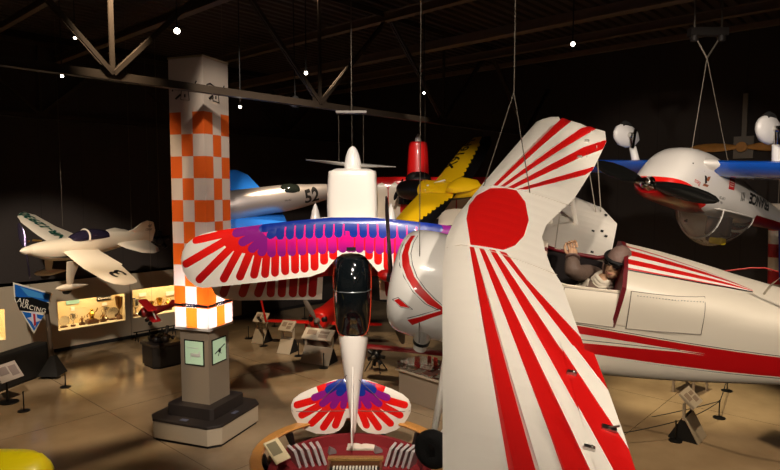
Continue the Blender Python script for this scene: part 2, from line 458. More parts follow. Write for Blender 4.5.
# find the spacing so that nodes land where the photograph shows them
def s_of(px, P):
    k = (px - CX) / FPX; fy = lambda s: (P + AU * s - CAM).dot(FV)
    lo_, hi_ = -5.0, 60.0
    for _ in range(60):
        m_ = (lo_ + hi_) / 2; q = P + AU * m_ - CAM
        if q.x / q.dot(FV) < k: lo_ = m_
        else: hi_ = m_
    return lo_
sA, sB = s_of(113, P0), s_of(320, P0)
pitch = sB - sA
base = V((P0.x, P0.y, 0)); TA = base - AU * 1.0; TB = base + AU * 26
truss('roof_truss', TA, TB, zt, 9.35, pitch, sA + 1.0 - pitch, 'long brown steel truss crossing the top of the hall, in front of the checkered pylon')
for e in (-1, 1):
    pass
base2 = base + AV * 9.5 + AU * 6
truss('roof_truss', base2 - AU * 7, base2 + AU * 13, zt + .3, 9.35, pitch, .8, 'dim second steel truss further back, above the showcases on the left')
base3 = base - AV * 11 + AU * 8.5
truss('roof_truss', base3 - AU * 2, base3 + AU * 20, zt + .2, 9.35, pitch, .8, 'dim steel truss high at the right above the inverted aeroplane')
# purlins running the other way
k_ = 0
for a, z, lab in ((-24, 9.3, 'far left roof purlin, a thin brown beam at the upper left corner'), (-20.3, 8.9, 'roof purlin crossing behind the truss left of the pylon'), (-16.6, 9.1, 'roof purlin running above the checkered pylon'),
               (-12.6, 8.9, 'roof purlin passing over the nose-up rainbow biplane'), (-8.5, 9.2, 'roof purlin above the yellow monoplane'), (-4.5, 8.9, 'last roof purlin near the dark far corner')):
    m = MB(); m.box((0, 0, -.1), (44, .18, .014)); m.box((0, 0, .1), (44, .18, .014)); m.box((0, 0, 0), (44, .02, .2))
    o = m.build('roof_purlin', PURLIN_LIT, loc=uv(a, -22, z), rotz=ANG_U + PI / 2); tag(o, lab, 'roof beam', 'roof purlins')
PB = at(520, 28, 13.5)
o = MB().box((0, 0, 0), (40, .16, .2)).box((0, 0, -.1), (40, .26, .04)).build('roof_purlin', PURLIN_LIT, loc=(PB.x, PB.y, PB.z), rotz=ANG_U + PI / 2)
tag(o, 'nearest roof purlin, the brown beam slanting across the upper right corner', 'roof beam', 'roof purlins')
o = MB().box((0, 0, 0), (30, .12, .14)).build('roof_purlin', PURLIN_LIT, loc=at(640, 44, 16.5), rotz=ANG_U + PI / 2); tag(o, 'thin roof purlin just below the nearest one at upper right', 'roof beam', 'roof purlins')
o = MB().box((0, 0, 0), (30, .12, .14)).build('roof_purlin', PURLIN_LIT, loc=at(20, 16, 13.0), rotz=ANG_U + PI / 2); tag(o, 'roof purlin cutting across the top left corner of the hall', 'roof beam', 'roof purlins')

# spotlights on the roof
def spotlight(px, py, d, aim, label, r=.09, on=True):
    r = r * .55 if on else r
    p = at(px, py, d); dirv = (V(aim) - p).normalized()
    t = thing('spotlight', label, 'spotlight', p, 0, 'roof spotlights'); R = rot_to(dirv).to_4x4()
    MB().lathe([(r * .5, -r * 2.6), (r, -r * 1.9), (r, 0), (r * .92, 0), (r * .88, -r * .3), (r * .02, -r * .3)], R, 16).build('housing', BLACK_MATT, t)
    MB().lathe([(r * .85, -r * .22), (r * .5, -r * .15), (.001, -r * .12)], R, 16).build('lens', LAMP if on else BLACK, t)
    MB().tube([V((0, 0, r * .4)) - dirv * r * 1.4, V((0, 0, ZC - p.z))], .012).build('bracket', BLACK_MATT, t)
spotlight(177, 31, 10, (0, 0, 4), 'brightest lit spotlight, above the checkered pylon', .1)
spotlight(75, 38, 13, (0, 0, 5), 'small lit spotlight near the top left corner', .06)
spotlight(62, 76, 13, (0, 0, 4.2), 'lit spotlight just under the truss at far left', .07)
spotlight(306, 73, 12, (0, 0, 4.5), 'lit spotlight beside a truss diagonal above the nose-up biplane', .07)
spotlight(573, 44, 11, (1, 0, 5), 'lit spotlight alone in the dark roof at upper right', .08)
spotlight(424, 93, 15, (0, 0, 5), 'tiny lit spotlight right of the long hanging wire', .06)
spotlight(240, 107, 12, (-2, 0, 4.5), 'tiny spotlight just right of the pylon under the truss', .06)
spotlight(294, 107, 13, (-3, 10, 0), 'unlit dark spotlight hanging under the truss chord', .1, False)

# ------------------------------------------------------------------ showcases built into the wall
CASE_LIGHTS = []
def showcase(a0, a1, w0, w1, wz0, wz1, label, top):
    t = thing('showcase', label, 'display case', uv((a0 + a1) / 2, 0), ANG_U, 'wall showcases'); c = (a0 + a1) / 2; W = a1 - a0
    m = MB(); D = .06
    m.box((0, D / 2, wz0 / 2 + .06), (W - .02, D, wz0 - .12)); m.box((0, D / 2, (wz1 + top) / 2), (W - .02, D, top - wz1))
    m.box(((a0 + w0) / 2 - c, D / 2, (wz0 + wz1) / 2), (w0 - a0 - .02, D, wz1 - wz0)); m.box(((a1 + w1) / 2 - c, D / 2, (wz0 + wz1) / 2), (a1 - w1 - .02, D, wz1 - wz0))
    m.build('front_panel', BEIGE, t)
    wc = (w0 + w1) / 2 - c; ww = w1 - w0; dp = .75
    m = MB(); m.box((wc, dp + .02, (wz0 + wz1) / 2), (ww + .12, .04, wz1 - wz0 + .5)); 
    for sx in (-1, 1): m.box((wc + sx * (ww / 2 + .045), dp / 2 + D / 2, (wz0 + wz1) / 2), (.03, dp - D, wz1 - wz0 + .5))
    m.box((wc, dp / 2 + D / 2, wz1 + .27), (ww + .12, dp - D, .03)); m.build('lining', mat('case_lining', (214, 190, 140), .7), t)
    MB().box((wc, dp / 2 + .03, wz0 - .025), (ww + .08, dp - .06, .05)).build('shelf', mat('case_shelf', (222, 206, 170), .5), t)
    MB().box((wc, .03, (wz0 + wz1) / 2), (ww - .01, .008, wz1 - wz0 - .01)).build('glass_pane', CLEAR, t)
    MB().box((0, D / 2 + .01, .06), (W - .02, D, .11)).build('kick_plate', BLACK_MATT, t)
    MB().box((wc, .3, wz1 + .24), (ww * .9, .08, .04)).build('light_fitting', mat('strip_lamp', (255, 240, 205), emit=(255, 226, 170), es=2), t)
    CASE_LIGHTS.append((w0, w1, wz1)); return t
B0, zb0 = on_back(59, 331); B1, _ = on_back(125.5, 322); _, zb1 = on_back(59, 302); Bs = on_back(131, 320)[0]; Be = on_back(32, 340)[0]
A1 = on_back(5.5, 337)[0]
topz = zTop
showcase(Be, Bs, B0, B1, zb0, zb1, 'lit showcase with gold trophies left of the pylon, below the white racer', topz)
showcase(Bs, aEnd, Bs + .09, aEnd - 1.3, zb0 + .02, zb1 + .08, 'lit showcase partly hidden behind the checkered pylon', topz)
showcase(Be - 4.6, Be, Be - 4.3, A1, zb0, zb1, 'lit empty showcase at the left edge of the picture', topz)
def stand_at(px, depth=.35, base=None): return on_back(px, 320, 0)[0], depth
SH = zb0
def case_pos(px, py, dep):
    r = ray(px, py); d = (dep - (CAM - O).dot(AV)) / r.dot(AV); p = CAM + r * d; return V((p.x, p.y, SH))
def cup(px, h, label, m, w=.1, handles=True, dep=.35):
    p = case_pos(px, 320, dep); t = thing('trophy', label, 'trophy', p, ANG_U, 'trophies in the showcases')
    MB().lathe([(w * .8, 0), (w * .8, h * .14), (w * .65, h * .16)], None, 20).build('base', WOOD_DARK, t)
    MB().lathe([(w * .5, h * .16), (w * .16, h * .24), (w * .13, h * .42), (w * .5, h * .5), (w * .85, h * .66), (w, h * .95), (w * 1.05, h), (w * .96, h), (w * .7, h * .7), (.001, h * .55)], None, 20).build('cup', m, t)
    if handles:
        for sx in (-1, 1):
            MB().tube([(sx * w * .8, 0, h * .62), (sx * w * 1.45, 0, h * .68), (sx * w * 1.55, 0, h * .85), (sx * w, 0, h * .92)], w * .08, 6).build('handle', m, t)
def figure_trophy(px, h, label, m, w=.12, dep=.35):
    p = case_pos(px, 320, dep); t = thing('trophy', label, 'trophy', p, ANG_U, 'trophies in the showcases')
    MB().box((0, 0, h * .12), (w * 2, w * 1.6, h * .24)).box((0, 0, h * .27), (w * 1.5, w * 1.2, h * .08)).build('base', WOOD_DARK, t, bevel=.006)
    f = MB().lathe([(w * .5, h * .3), (w * .35, h * .4), (w * .45, h * .55), (w * .62, h * .7), (w * .3, h * .78), (w * .16, h * .82)], None, 14)
    f.ball((0, 0, h * .88), w * .26).tube([(w * .5, 0, h * .7), (w * .95, 0, h * .78), (w * 1.1, 0, h * .98)], w * .1, 6).tube([(-w * .5, 0, h * .7), (-w * .9, 0, h * .6), (-w * .8, 0, h * .45)], w * .1, 6)
    f.build('figure', m, t)
def plate_trophy(px, r, label, m, dep=.4):
    p = case_pos(px, 320, dep); t = thing('award_plate', label, 'award plate', p, ANG_U, 'trophies in the showcases')
    MB().lathe([(r, 0), (r * .98, .015), (r * .7, .006), (.001, .004)], Matrix.Translation((0, 0, r + .04)) @ Matrix.Rotation(PI / 2 + .2, 4, 'X'), 30).build('plate', m, t)
    MB().box((0, .02, .02), (r * 1.1, .12, .04)).box((0, .05, .1), (.03, .03, .2)).build('easel', WOOD_DARK, t)
plate_trophy(64, .17, 'round silver plate on an easel, leftmost award in the lit showcase', SILVER)
cup(73, .4, 'slim silver cup beside the round plate at left of the showcase', SILVER, .09)
figure_trophy(82, .3, 'small dark trophy with gold figure between silver cup and large gold trophy', BRONZE, .08)
figure_trophy(92, .5, 'large gold trophy with a broad figure in the middle of the showcase', GOLD, .17)
figure_trophy(103, .3, 'short dark statuette right of the large gold trophy', BRONZE, .09)
cup(106.5, .42, 'silver cup with handles just behind the short dark statuette', SILVER, .1, dep=.55)
plate_trophy(113, .2, 'large round silver plate left of the tall bronze trophy', SILVER)
cup(119.5, .78, 'tall bronze trophy column near the right end of the showcase', BRONZE, .12, False)
cup(124.2, .5, 'narrow silver cup at the far right end of the showcase', SILVER, .06, False, .5)
cup(136, .62, 'large silver cup at the left end of the showcase behind the pylon', SILVER, .16)
figure_trophy(144, .42, 'silver winged statuette in the showcase behind the pylon', SILVER, .1)
cup(152, .45, 'small gold cup left of the red model biplane', GOLD, .09)
cup(160, .5, 'gold cup right above the red model biplane', GOLD, .11, True, .5)
figure_trophy(168, .45, 'gold statuette closest to the pylon', GOLD, .12, .5)
def wallcard(name, px0, py0, px1, py1, label, m, dep=.72, txt=None, tm=None):
    r0 = on_back(px0, py0, dep); r1 = on_back(px1, py1, dep); w = r1[0] - r0[0]; h = abs(r0[1] - r1[1]); t = thing(name, label, 'sign', uv((r0[0] + r1[0]) / 2, dep, (r0[1] + r1[1]) / 2), ANG_U)
    MB().box((0, 0, 0), (w, .02, h)).build('board', m, t)
    if txt: lettering('lettering', txt, h * .62, mtx((0, -.012, 0), (1, 0, 0), (0, 0, 1)), tm, t, .002, shear=.3)
wallcard('wall_card', 66, 305, 79.5, 298.5, 'pale teal picture card at left on the showcase back wall', GREENPAPER)
wallcard('wall_card', 71, 311, 74.5, 306.5, 'small white caption card below the teal picture card', PAPER)
wallcard('name_board', 97, 301.5, 111, 294.5, 'black board with white script on the showcase back wall', BLACK, txt='Cleveland', tm=PAPER)
wallcard('wall_card', 102, 306, 107, 302.5, 'small white caption card below the black script board', PAPER)
wallcard('wall_card', 139, 297, 146, 292.5, 'small pale card high in the showcase behind the pylon', PAPER)
wallcard('wall_card', 166, 296, 176, 290.5, 'pale card beside the pylon in the right showcase', PAPER)
# low rail in front of the right showcase
a0, a1 = on_back(133, 333, -.5)[0], on_back(176, 326, -.5)[0]
t = thing('low_rail', 'low black rail on the floor in front of the right showcase', 'rail', uv((a0 + a1) / 2, -.55), ANG_U)
MB().tube([(-(a1 - a0) / 2, 0, .32), ((a1 - a0) / 2, 0, .32)], .02).build('top_bar', BLACK_MATT, t)
for k in range(4):
    x = -(a1 - a0) / 2 + .1 + k * (a1 - a0 - .2) / 3; MB().tube([(x, 0, .32), (x, -.12, 0)], .016).tube([(x, 0, .32), (x, .12, 0)], .016).build('leg', BLACK_MATT, t)

# ------------------------------------------------------------------ checkered pylon
al = math.radians(20); S = .81
near = at_floor(208, 428); eL = V((-math.cos(al), math.sin(al), 0)); eR = V((math.sin(al), math.cos(al), 0))
cdist = 12.0
nc = at(206.5, 235, 11.75); pc = V((nc.x, nc.y, 0)) + (eL + eR) * S / 2
PYL = thing('checkered_pylon', 'tall orange and white checkered race pylon glowing at the bottom, on a stepped plinth', 'pylon', pc, math.atan2(eR.y, eR.x))
zb, ztp, zchk = 2.22, 7.55, 6.52
pm = bpy.data.materials.new('pylon_fabric'); pm.use_nodes = True; nt = pm.node_tree
b_ = nt.nodes['Principled BSDF']; b_.inputs['Roughness'].default_value = .6; b_.inputs['Base Color'].default_value = lin((190, 176, 164))
X, Y, Z = coords(pm); h3 = S / 3; s2 = S / 2 + .001
par = ((X + s2) / h3).floor() + ((Y + s2) / h3).floor() + ((Z * -1.0 + zchk) / .43).floor()
orange = par.mod(2.0).lt(.5) * Z.lt(zchk)
seams = (((X + s2).mod(h3 / 4)).lt(.004)).fmax(((Y + s2).mod(h3 / 4)).lt(.004))
paint(pm, [(seams * .25, (150, 140, 130)), (orange, (205, 88, 20)), (orange * seams * .3, (150, 60, 10))])
tr = nt.nodes.new('ShaderNodeBsdfTranslucent'); nt.links.new(b_.inputs['Base Color'].links[0].from_socket, tr.inputs['Color'])
mx = nt.nodes.new('ShaderNodeMixShader'); mx.inputs[0].default_value = .45
nt.links.new(b_.outputs[0], mx.inputs[1]); nt.links.new(tr.outputs[0], mx.inputs[2]); nt.links.new(mx.outputs[0], nt.nodes['Material Output'].inputs[0])
h = S / 2; vs = [(-h, -h), (h, -h), (h, h), (-h, h)]
MB().add([(x, y, z) for z in (zb, ztp) for x, y in vs], [(i, (i + 1) % 4, 4 + (i + 1) % 4, 4 + i) for i in range(4)]).build('fabric_skin', pm, PYL)
MB().box((0, 0, ztp + .02), (S + .02, S + .02, .04)).build('cap', GREYBEIGE, PYL)
# local axes: x = eR direction, y = eL*-? ; faces seen are -x side and -y side
Ri = Matrix.Rotation(-math.atan2(eR.y, eR.x), 3, 'Z'); lL = Ri @ eL; lR = Ri @ eR
cornr = -(lL + lR) * S / 2
# blue band with lettering
bandz = at(207, 307, 11.85).z
mb = MB()
for e in (lL, lR):
    o_ = cornr + e * S / 2 + V((0, 0, bandz)); nrm = -(lR if e is lL else lL)
    for q in (-1, 1): w_ = S * .26; mb.box(o_ + e * q * S * .36 + nrm * .006, (w_ if abs(e.x) > .5 else .008, w_ if abs(e.y) > .5 else .008, .05))
mb.build('blue_band', mat('band_blue', (30, 40, 90), .5), PYL)
for e in (lL, lR):
    nrm = -(lR if e is lL else lL); xdir = -e if e is lL else e
    o_ = cornr + e * S / 2 + V((0, 0, bandz)) + nrm * .012
    lettering('lettering', 'LYCOMING', .085, mtx(o_ + nrm * .005, xdir, (0, 0, 1)), mat('letter_blue', (24, 30, 84), .5), PYL, .001, bold=.01)
    # line drawing of a little racer high on the white top
    q = cornr + e * S * .5 + V((0, 0, 6.88)) + nrm * .008
    m = MB(); L = lambda pts, r=.011: m.tube([q + xdir * x + V((0, 0, z)) for x, z in pts], r, 5)
    L([(-.3, .16), (-.2, .2), (.0, .14), (.18, .12), (.3, .16)]); L([(-.3, .16), (-.26, .08), (-.05, .06), (.1, .05), (.24, .1), (.3, .16)])
    L([(-.1, .06), (-.12, -.12), (.08, -.14), (.06, .05)], .008); L([(-.12, -.02), (-.24, -.1)], .018); L([(-.02, -.02), (-.02, -.08)], .014)
    L([(.2, .12), (.26, .22)], .014); L([(-.26, .14), (-.32, .05)], .012)
    m.build('line_drawing', BLACK, PYL)
MB().box((0, 0, (zb + .5) / 2), (S * .84, S * .84, zb - .5)).build('pedestal', GREYBEIGE, PYL)
MB().box((0, 0, zb + .0), (S + .01, S + .01, .05)).build('lower_frame', mat('pylon_frame', (205, 198, 190), .5), PYL)
scr = mat('screen_glow', (170, 196, 160), .3, emit=(176, 196, 160), es=.2)
for e, tx in ((lL, 'a'), (lR, 'b')):
    nrm = -(lR if e is lL else lL); xdir = -e if e is lL else e; hh = S * .84 / 2
    o_ = -nrm * 0 + nrm * (hh + .006) + V((0, 0, 1.72)); zz = V((0, 0, 1))
    def scrbox(m, x, z, w, hgt, th=.012, off=0.0, mi=0):
        R = Matrix((xdir, nrm, zz)).transposed(); m.box(o_ + xdir * x + zz * z + nrm * off, (w, th, hgt), mi, R=R)
    m = MB(); scrbox(m, 0, 0, .48, .52); fr = m.build('screen_frame', BLACK, PYL)
    m = MB(); scrbox(m, 0, 0, .43, .47, .012, .004); m.build('screen', scr, PYL, )
    m = MB()
    R = Matrix((xdir, nrm, zz)).transposed()
    if tx == 'a':
        m.ball(o_ + xdir * .04 - zz * .05 + nrm * .012, (.13, .004, .035), R=R); scrbox(m, .02, -.02, .2, .02, .004, .012); scrbox(m, .13, -.0, .03, .08, .004, .012); scrbox(m, -.02, .1, .26, .012, .004, .012); scrbox(m, -.08, -.1, .02, .06, .004, .012)
        m.build('screen_picture', mat('picture_pale', (214, 214, 206), .5), PYL)
    else:
        m.ball(o_ + nrm * .012, (.05, .004, .045), R=R); m.tube([o_ + nrm * .012 + xdir * -.16 - zz * .04, o_ + nrm * .012 + xdir * .17 + zz * .09], .012, 5); m.tube([o_ + nrm * .012 - zz * .02, o_ + nrm * .012 - xdir * .05 - zz * .11], .008, 5); m.tube([o_ + nrm * .012 - zz * .02, o_ + nrm * .012 + xdir * .05 - zz * .08], .008, 5)
        m.build('screen_picture', BLACK, PYL)
def octo(w, ch): return [(-w, -w + ch), (-w + ch, -w), (w - ch, -w), (w, -w + ch), (w, w - ch), (w - ch, w), (-w + ch, w), (-w, w - ch)]
MB().prism(octo(.80, .18), .0, .06).build('toe_kick', BLACK_MATT, PYL)
MB().prism(octo(.84, .2), .06, .4).build('lower_step', BEIGE, PYL, bevel=.01)
MB().prism(octo(.85, .2), .4, .45).build('step_tread', mat('dark_tread', (44, 36, 32), .6), PYL, bevel=.008)
MB().prism(octo(.56, .06), .45, .68).build('upper_step', mat('dark_tread', (44, 36, 32), .6), PYL, bevel=.01)
for k in range(2):
    m = MB(); e = lR if k else lL; p = cornr * 0 - (lL if k else lR) * .70 + V((0, 0, .455)) ; m.box(p, (.16 if abs(e.x) > .5 else .09, .16 if abs(e.y) > .5 else .09, .012)); m.build('step_plaque', mat('plaque_grey', (90, 92, 110), .4), PYL)

# ------------------------------------------------------------------ aircraft helpers
class Pose:
    def __init__(s, M, T, k=1.0): s.M = Matrix(M); s.T = V(T); s.k = k
    def loc(s, px, py, ax, val):
        o = s.M.transposed() @ (CAM - s.T) / s.k; d = s.M.transposed() @ ray(px, py) / s.k
        return o + d * ((val - o[ax]) / d[ax])
    def pl(s, px, py, ax, val):
        p = s.loc(px, py, ax, val); return tuple(p[i] for i in range(3) if i != ax)
    def poly(s, pts, ax=2, val=0): return [s.pl(x, y, ax, val) for x, y in pts]
    def wld(s, p): return s.T + s.M @ (V(p) * s.k)
def st_at(st, x):
    for a, b in zip(st, st[1:]):
        if b[0] <= x <= a[0]:
            t = (a[0] - x) / (a[0] - b[0]); return [p + (q - p) * t for p, q in zip(a, b)]
    return list(st[0] if x > st[0][0] else st[-1])
def side_pt(st, x, z, sgn, off=.005):
    _, yc, zc, hw, ht, hb, e = st_at(st, x); h = ht if z >= zc else hb; q = min(.999, abs(z - zc) / h)
    return V((x, yc + sgn * (hw * (1 - q ** e) ** (1 / e) + off), z))
def top_pt(st, x, y, off=.005):
    _, yc, zc, hw, ht, hb, e = st_at(st, x); q = min(.999, abs(y - yc) / hw)
    return V((x, y, zc + ht * (1 - q ** e) ** (1 / e) + off))
def ribbed(name, col, rough=.42, pitch=.26):
    m = mat(name, col, rough, coat=.2, noise=.03, nscale=1.5); nt = m.node_tree; b = nt.nodes['Principled BSDF']
    X, Y, Z = coords(m); e = ((Y * (2 * PI / pitch)).sin()).fabs()
    bp = nt.nodes.new('ShaderNodeBump'); bp.inputs['Strength'].default_value = .22; bp.inputs['Distance'].default_value = .006
    nt.links.new(e.v, bp.inputs['Height']); nt.links.new(bp.outputs['Normal'], b.inputs['Normal']); return m
RIB_WHITE = ribbed('ribbed_white_fabric', (238, 230, 218)); RIB_RED = ribbed('ribbed_red_fabric', (204, 16, 14))

# ------------------------------------------------------------------ sunburst biplane (nearest)
BP = Pose(((-.95878, -.276097, .067167), (.221474, -.874211, -.432093), (.178018, -.399406, .899325)), (.556286, 4.763268, 4.815995))
t = BIP = thing('biplane', 'big white biplane with red sunburst upper wing and a waving pilot, nearest the camera', 'aeroplane', BP.T, M=BP.M)
out = [(.03, 0), (.035, .36), (-.02, .76), (-.11, 1.2), (-.285, 2.04), (-.37, 2.45), (-.43, 2.7), (-.5, 2.81), (-.64, 2.9), (-.92, 2.87), (-1.25, 2.76), (-1.3, 2.6), (-1.208, 2.16), (-1.163, 1.93), (-1.082, 1.573), (-1.03, 1.34), (-.98, 1.32), (-.824, .665), (-.742, .471), (-.687, .244), (-.654, .049), (-.673, -.148), (-.764, -.429), (-.88, -.745), (-1.048, -1.535), (-1.195, -2.409), (-1.193, -2.756), (-.903, -2.871), (-.614, -2.919), (-.479, -2.829), (-.417, -2.719), (-.2, -1.45), (-.056, -.573)]
circ = [(-.067, .11), (-.043, -.174), (-.075, -.389), (-.168, -.525), (-.292, -.569), (-.387, -.569), (-.478, -.403), (-.534, -.124), (-.519, .155), (-.47, .349), (-.397, .468), (-.27, .491), (-.164, .505)]
farr = [[(-.181, -.591), (-.701, -2.94), (-.836, -2.94), (-.217, -.59)], [(-.242, -.584), (-1.026, -2.94), (-1.13, -2.9), (-.277, -.584)], [(-.306, -.586), (-.926, -1.97), (-1.25, -2.55), (-1.25, -2.3), (-.885, -1.636), (-.358, -.592)], [(-.385, -.589), (-1.029, -1.553), (-1.09, -1.6), (-.973, -1.332), (-.467, -.636)]]
def ext(a, b, k=1.35): return (a[0] + (b[0] - a[0]) * k, a[1] + (b[1] - a[1]) * k)
nr_ = [((-.162, .536), (-.636, 2.349), (-.76, 2.306), (-.194, .532)), ((-.228, .523), (-.876, 2.265), (-1.002, 2.221), (-.263, .523)), ((-.299, .513), (-1.107, 2.185), (-1.2, 2.04), (-.341, .506))]
nearr = [[a, ext(a, b), ext(d, c), d] for a, b, c, d in nr_] + [[(-.37, .501), (-.554, .786), (-1.12, 1.66), (-1.09, 1.4), (-1.03, 1.3), (-.592, .77), (-.422, .498)]]
regs = [(p, 1) for p in [circ] + farr + nearr]
uw = Wing(out, .06, -.04); uwo = uw.build('upper_wing', [RIB_WHITE, RIB_RED], regs, t, .11)
al_o = [(-.829, 1.335), (-1.028, 1.342), (-1.085, 1.573), (-1.166, 1.931), (-1.211, 2.161), (-1.292, 2.58), (-1.09, 2.6), (-1.02, 2.215)]
for o_, rg, nm in ((al_o, regs, 'near'), ([(-.89, -1.62), (-1.05, -1.53), (-1.198, -2.4), (-1.03, -2.6)], regs, 'far')):
    a_ = Wing(o_, .06, -.04); a_.half = lambda x, y: max(.003, uw.half(x, y)) + .004; a_.build('aileron', [RIB_WHITE, RIB_RED], rg, t, .12)
def on_up(x, y, off=.004): return V((x, y, uw.up(x, y) + off))
for a, b in (((-.07, -.585), (-.86, -.6)), ((.0, .515), (-.79, .56))): MB().tube([on_up(a[0] + (b[0] - a[0]) * k / 8, a[1] + (b[1] - a[1]) * k / 8, .0) for k in range(9)], .003, 5).build('seam_tape', mat('seam_beige', (196, 184, 166), .6), t)  # plain beige tape along the wing seams
for x, y in ((-.9, 1.6), (-.99, 2.1), (-.98, -2.2), (-.91, -1.7)): MB().box(on_up(x, y, .012), (.05, .02, .02)).ball(on_up(x - .01, y, .02), .012).build('hinge', STEEL, t)
MB().box(on_up(-1.09, 1.92, .012), (.07, .03, .012)).tube([on_up(-1.07, 1.92, .0), on_up(-1.13, 1.93, .06)], .006, 5).build('control_horn', STEEL, t)
lw = Wing([(-.72, .4), (-.66, 1.5), (-.66, 2.9), (-.8, 3.1), (-1.1, 3.1), (-1.2, 2.9), (-1.2, .4), (-1.36, -.4), (-1.47, -1.77), (-1.55, -2.42), (-1.38, -2.8), (-1.12, -2.92), (-.85, -2.88), (-.74, -2.65), (-.72, -1.8), (-.72, -.4)], .06, -1.0)
lw.build('lower_wing', [RIB_WHITE, RIB_RED], [], t, .15)
bst = [(.0, 0, -.735, .42, .43, .43, 2.3), (-.36, 0, -.7, .41, .43, .46, 3), (-.72, 0, -.64, .4, .44, .49, 3.6), (-1.28, 0, -.58, .37, .40, .5, 4.4), (-1.8, 0, -.5, .345, .34, .49, 4.6), (-2.3, 0, -.46, .3, .27, .43, 4.4), (-3.0, 0, -.43, .2, .18, .32, 4), (-3.9, 0, -.41, .05, .09, .13, 2.5)]
fmat = mat('fuselage_white', (234, 222, 202), .4, coat=.25, noise=.02, nscale=2)
X, Y, Z = coords(fmat)
s1 = conv(X, Z, [(-.8, -.555), (-2.42, -.512), (-4, -.47), (-4, -.5), (-2.434, -.563), (-.8, -.69)]); s2 = conv(X, Z, [(-.8, -.74), (-1.78, -.61), (-2.437, -.571), (-4, -.5), (-4, -.58), (-2.48, -.691), (-.8, -.82)])
mid = conv(X, Z, [(-1.75, -.6), (-2.44, -.54), (-4, -.48), (-4, -.55), (-2.44, -.6)])
p1 = conv(X, Z, [(-.8, -.54), (-2.42, -.497), (-4, -.455), (-4, -.46), (-2.42, -.503), (-.8, -.546)]); p2 = conv(X, Z, [(-.8, -.83), (-2.48, -.703), (-4, -.6), (-4, -.605), (-2.48, -.71), (-.8, -.838)]); p3 = conv(X, Z, [(-.8, -.7), (-1.78, -.59), (-1.78, -.595), (-.8, -.707)])
paint(fmat, [(p1.fmax(p2).fmax(p3), (20, 16, 16)), (s1.fmax(s2).fmax(mid), (190, 14, 18))])
fo = body('fuselage', bst, fmat, t, 40, 4)
bm = bmesh.new(); bm.from_mesh(fo.data)
dl = [f for f in bm.faces if -1.29 < f.calc_center_median().x < -.71 and abs(f.calc_center_median().y) < .33 and f.normal.dot(V((0, 0, 1))) ** 2 > .1 and f.calc_center_median().z > -.5 or (-1.29 < f.calc_center_median().x < -.71 and f.calc_center_median().y < 0 and f.calc_center_median().z > -.37)]
bmesh.ops.delete(bm, geom=dl, context='FACES'); bm.to_mesh(fo.data); bm.free()
m = MB(); x0, x1, yy, z0, z1 = -.71, -1.29, .33, -.95, -.3
m.add([(x0, -yy, z0), (x1, -yy, z0), (x1, yy, z0), (x0, yy, z0), (x0, -yy - .05, z1 - .07), (x1, -yy - .04, z1 - .07), (x1, yy, z1), (x0, yy, z1)], [(0, 1, 2, 3), (0, 1, 5, 4), (1, 2, 6, 5), (2, 3, 7, 6), (3, 0, 4, 7)]).build('cockpit_tub', mat('cockpit_dark', (24, 14, 14), .8), t)
rim = [top_pt(bst, x, y, .005) for x, y in [(-.71, 0), (-.71, .2), (-.74, .31), (-.9, .325), (-1.1, .32), (-1.27, .31)]]
MB().tube(rim, .012, 6).build('cockpit_edge', CREAM, t)
rim = [V((-.71, 0, -.2)), V((-.71, -.2, -.24)), V((-.73, -.33, -.33)), V((-.8, -.385, -.37)), V((-1.0, -.38, -.37)), V((-1.15, -.37, -.36)), V((-1.27, -.355, -.3))]
MB().tube(rim, .017, 8).build('cockpit_coaming', mat('coaming_red', (104, 10, 20), .5), t)
MB().box((-1.2, 0, -.78), (.08, .46, .5)).box((-1.0, 0, -.92), (.4, .46, .06)).build('seat', BLACK_MATT, t, bevel=.015)
# striped turtledeck behind the cockpit
dst = [(-1.29, 0, -.46, .372, .35, .04, 5), (-1.6, 0, -.46, .358, .335, .04, 5), (-2.0, 0, -.46, .328, .30, .04, 4.6), (-2.4, 0, -.45, .285, .24, .04, 4), (-3.0, 0, -.43, .194, .16, .04, 3.2), (-3.9, 0, -.41, .053, .1, .04, 2.5)]
body('rear_decking', dst, fmat, t, 48, 4)
tst = [(-1.285, 0, -.12, .18, .062, .02, 2.2), (-1.5, 0, -.13, .155, .057, .02, 2.2), (-1.8, 0, -.148, .105, .045, .02, 2.1), (-2.02, 0, -.165, .055, .03, .02, 2), (-2.2, 0, -.185, .01, .015, .01, 2)]
rings = [ring_pts(x, yc, zc, hw, ht, hb, e, 64) for x, yc, zc, hw, ht, hb, e in smooth_stations(tst, 5)]
mis = []
pat = [1, 1, 1, 1, 0, 0, 0, 1, 1, 1, 1, 0, 0, 0, 1, 1]   # from side to crown
for i in range(len(rings) - 1):
    for k in range(64):
        q = k if k < 32 else 64 - 1 - k; q = q if q < 16 else 31 - q; mis.append(pat[max(0, min(15, q))] if k < 32 else 0)
MB().loft(rings, mis + [1, 1]).build('turtledeck', [WHITE, RED], t)
MB().loft([[V((x, y, z)) for y, z in [(-.375, -.5), (-.374, -.25), (-.35, -.16), (-.21, -.085), (0, -.03), (.21, -.085), (.35, -.16), (.374, -.25), (.375, -.5)]] for x in (-1.262, -1.292)], 0, smooth=False).build('headrest_frame', mat('coaming_red', (104, 10, 20), .5), t)
MB().tube([top_pt(dst, x, hw + .004, .006) for x, yc, zc, hw, ht, hb, e in smooth_stations(tst, 3)], .005, 5).build('deck_edge_seal', BLACK, t)
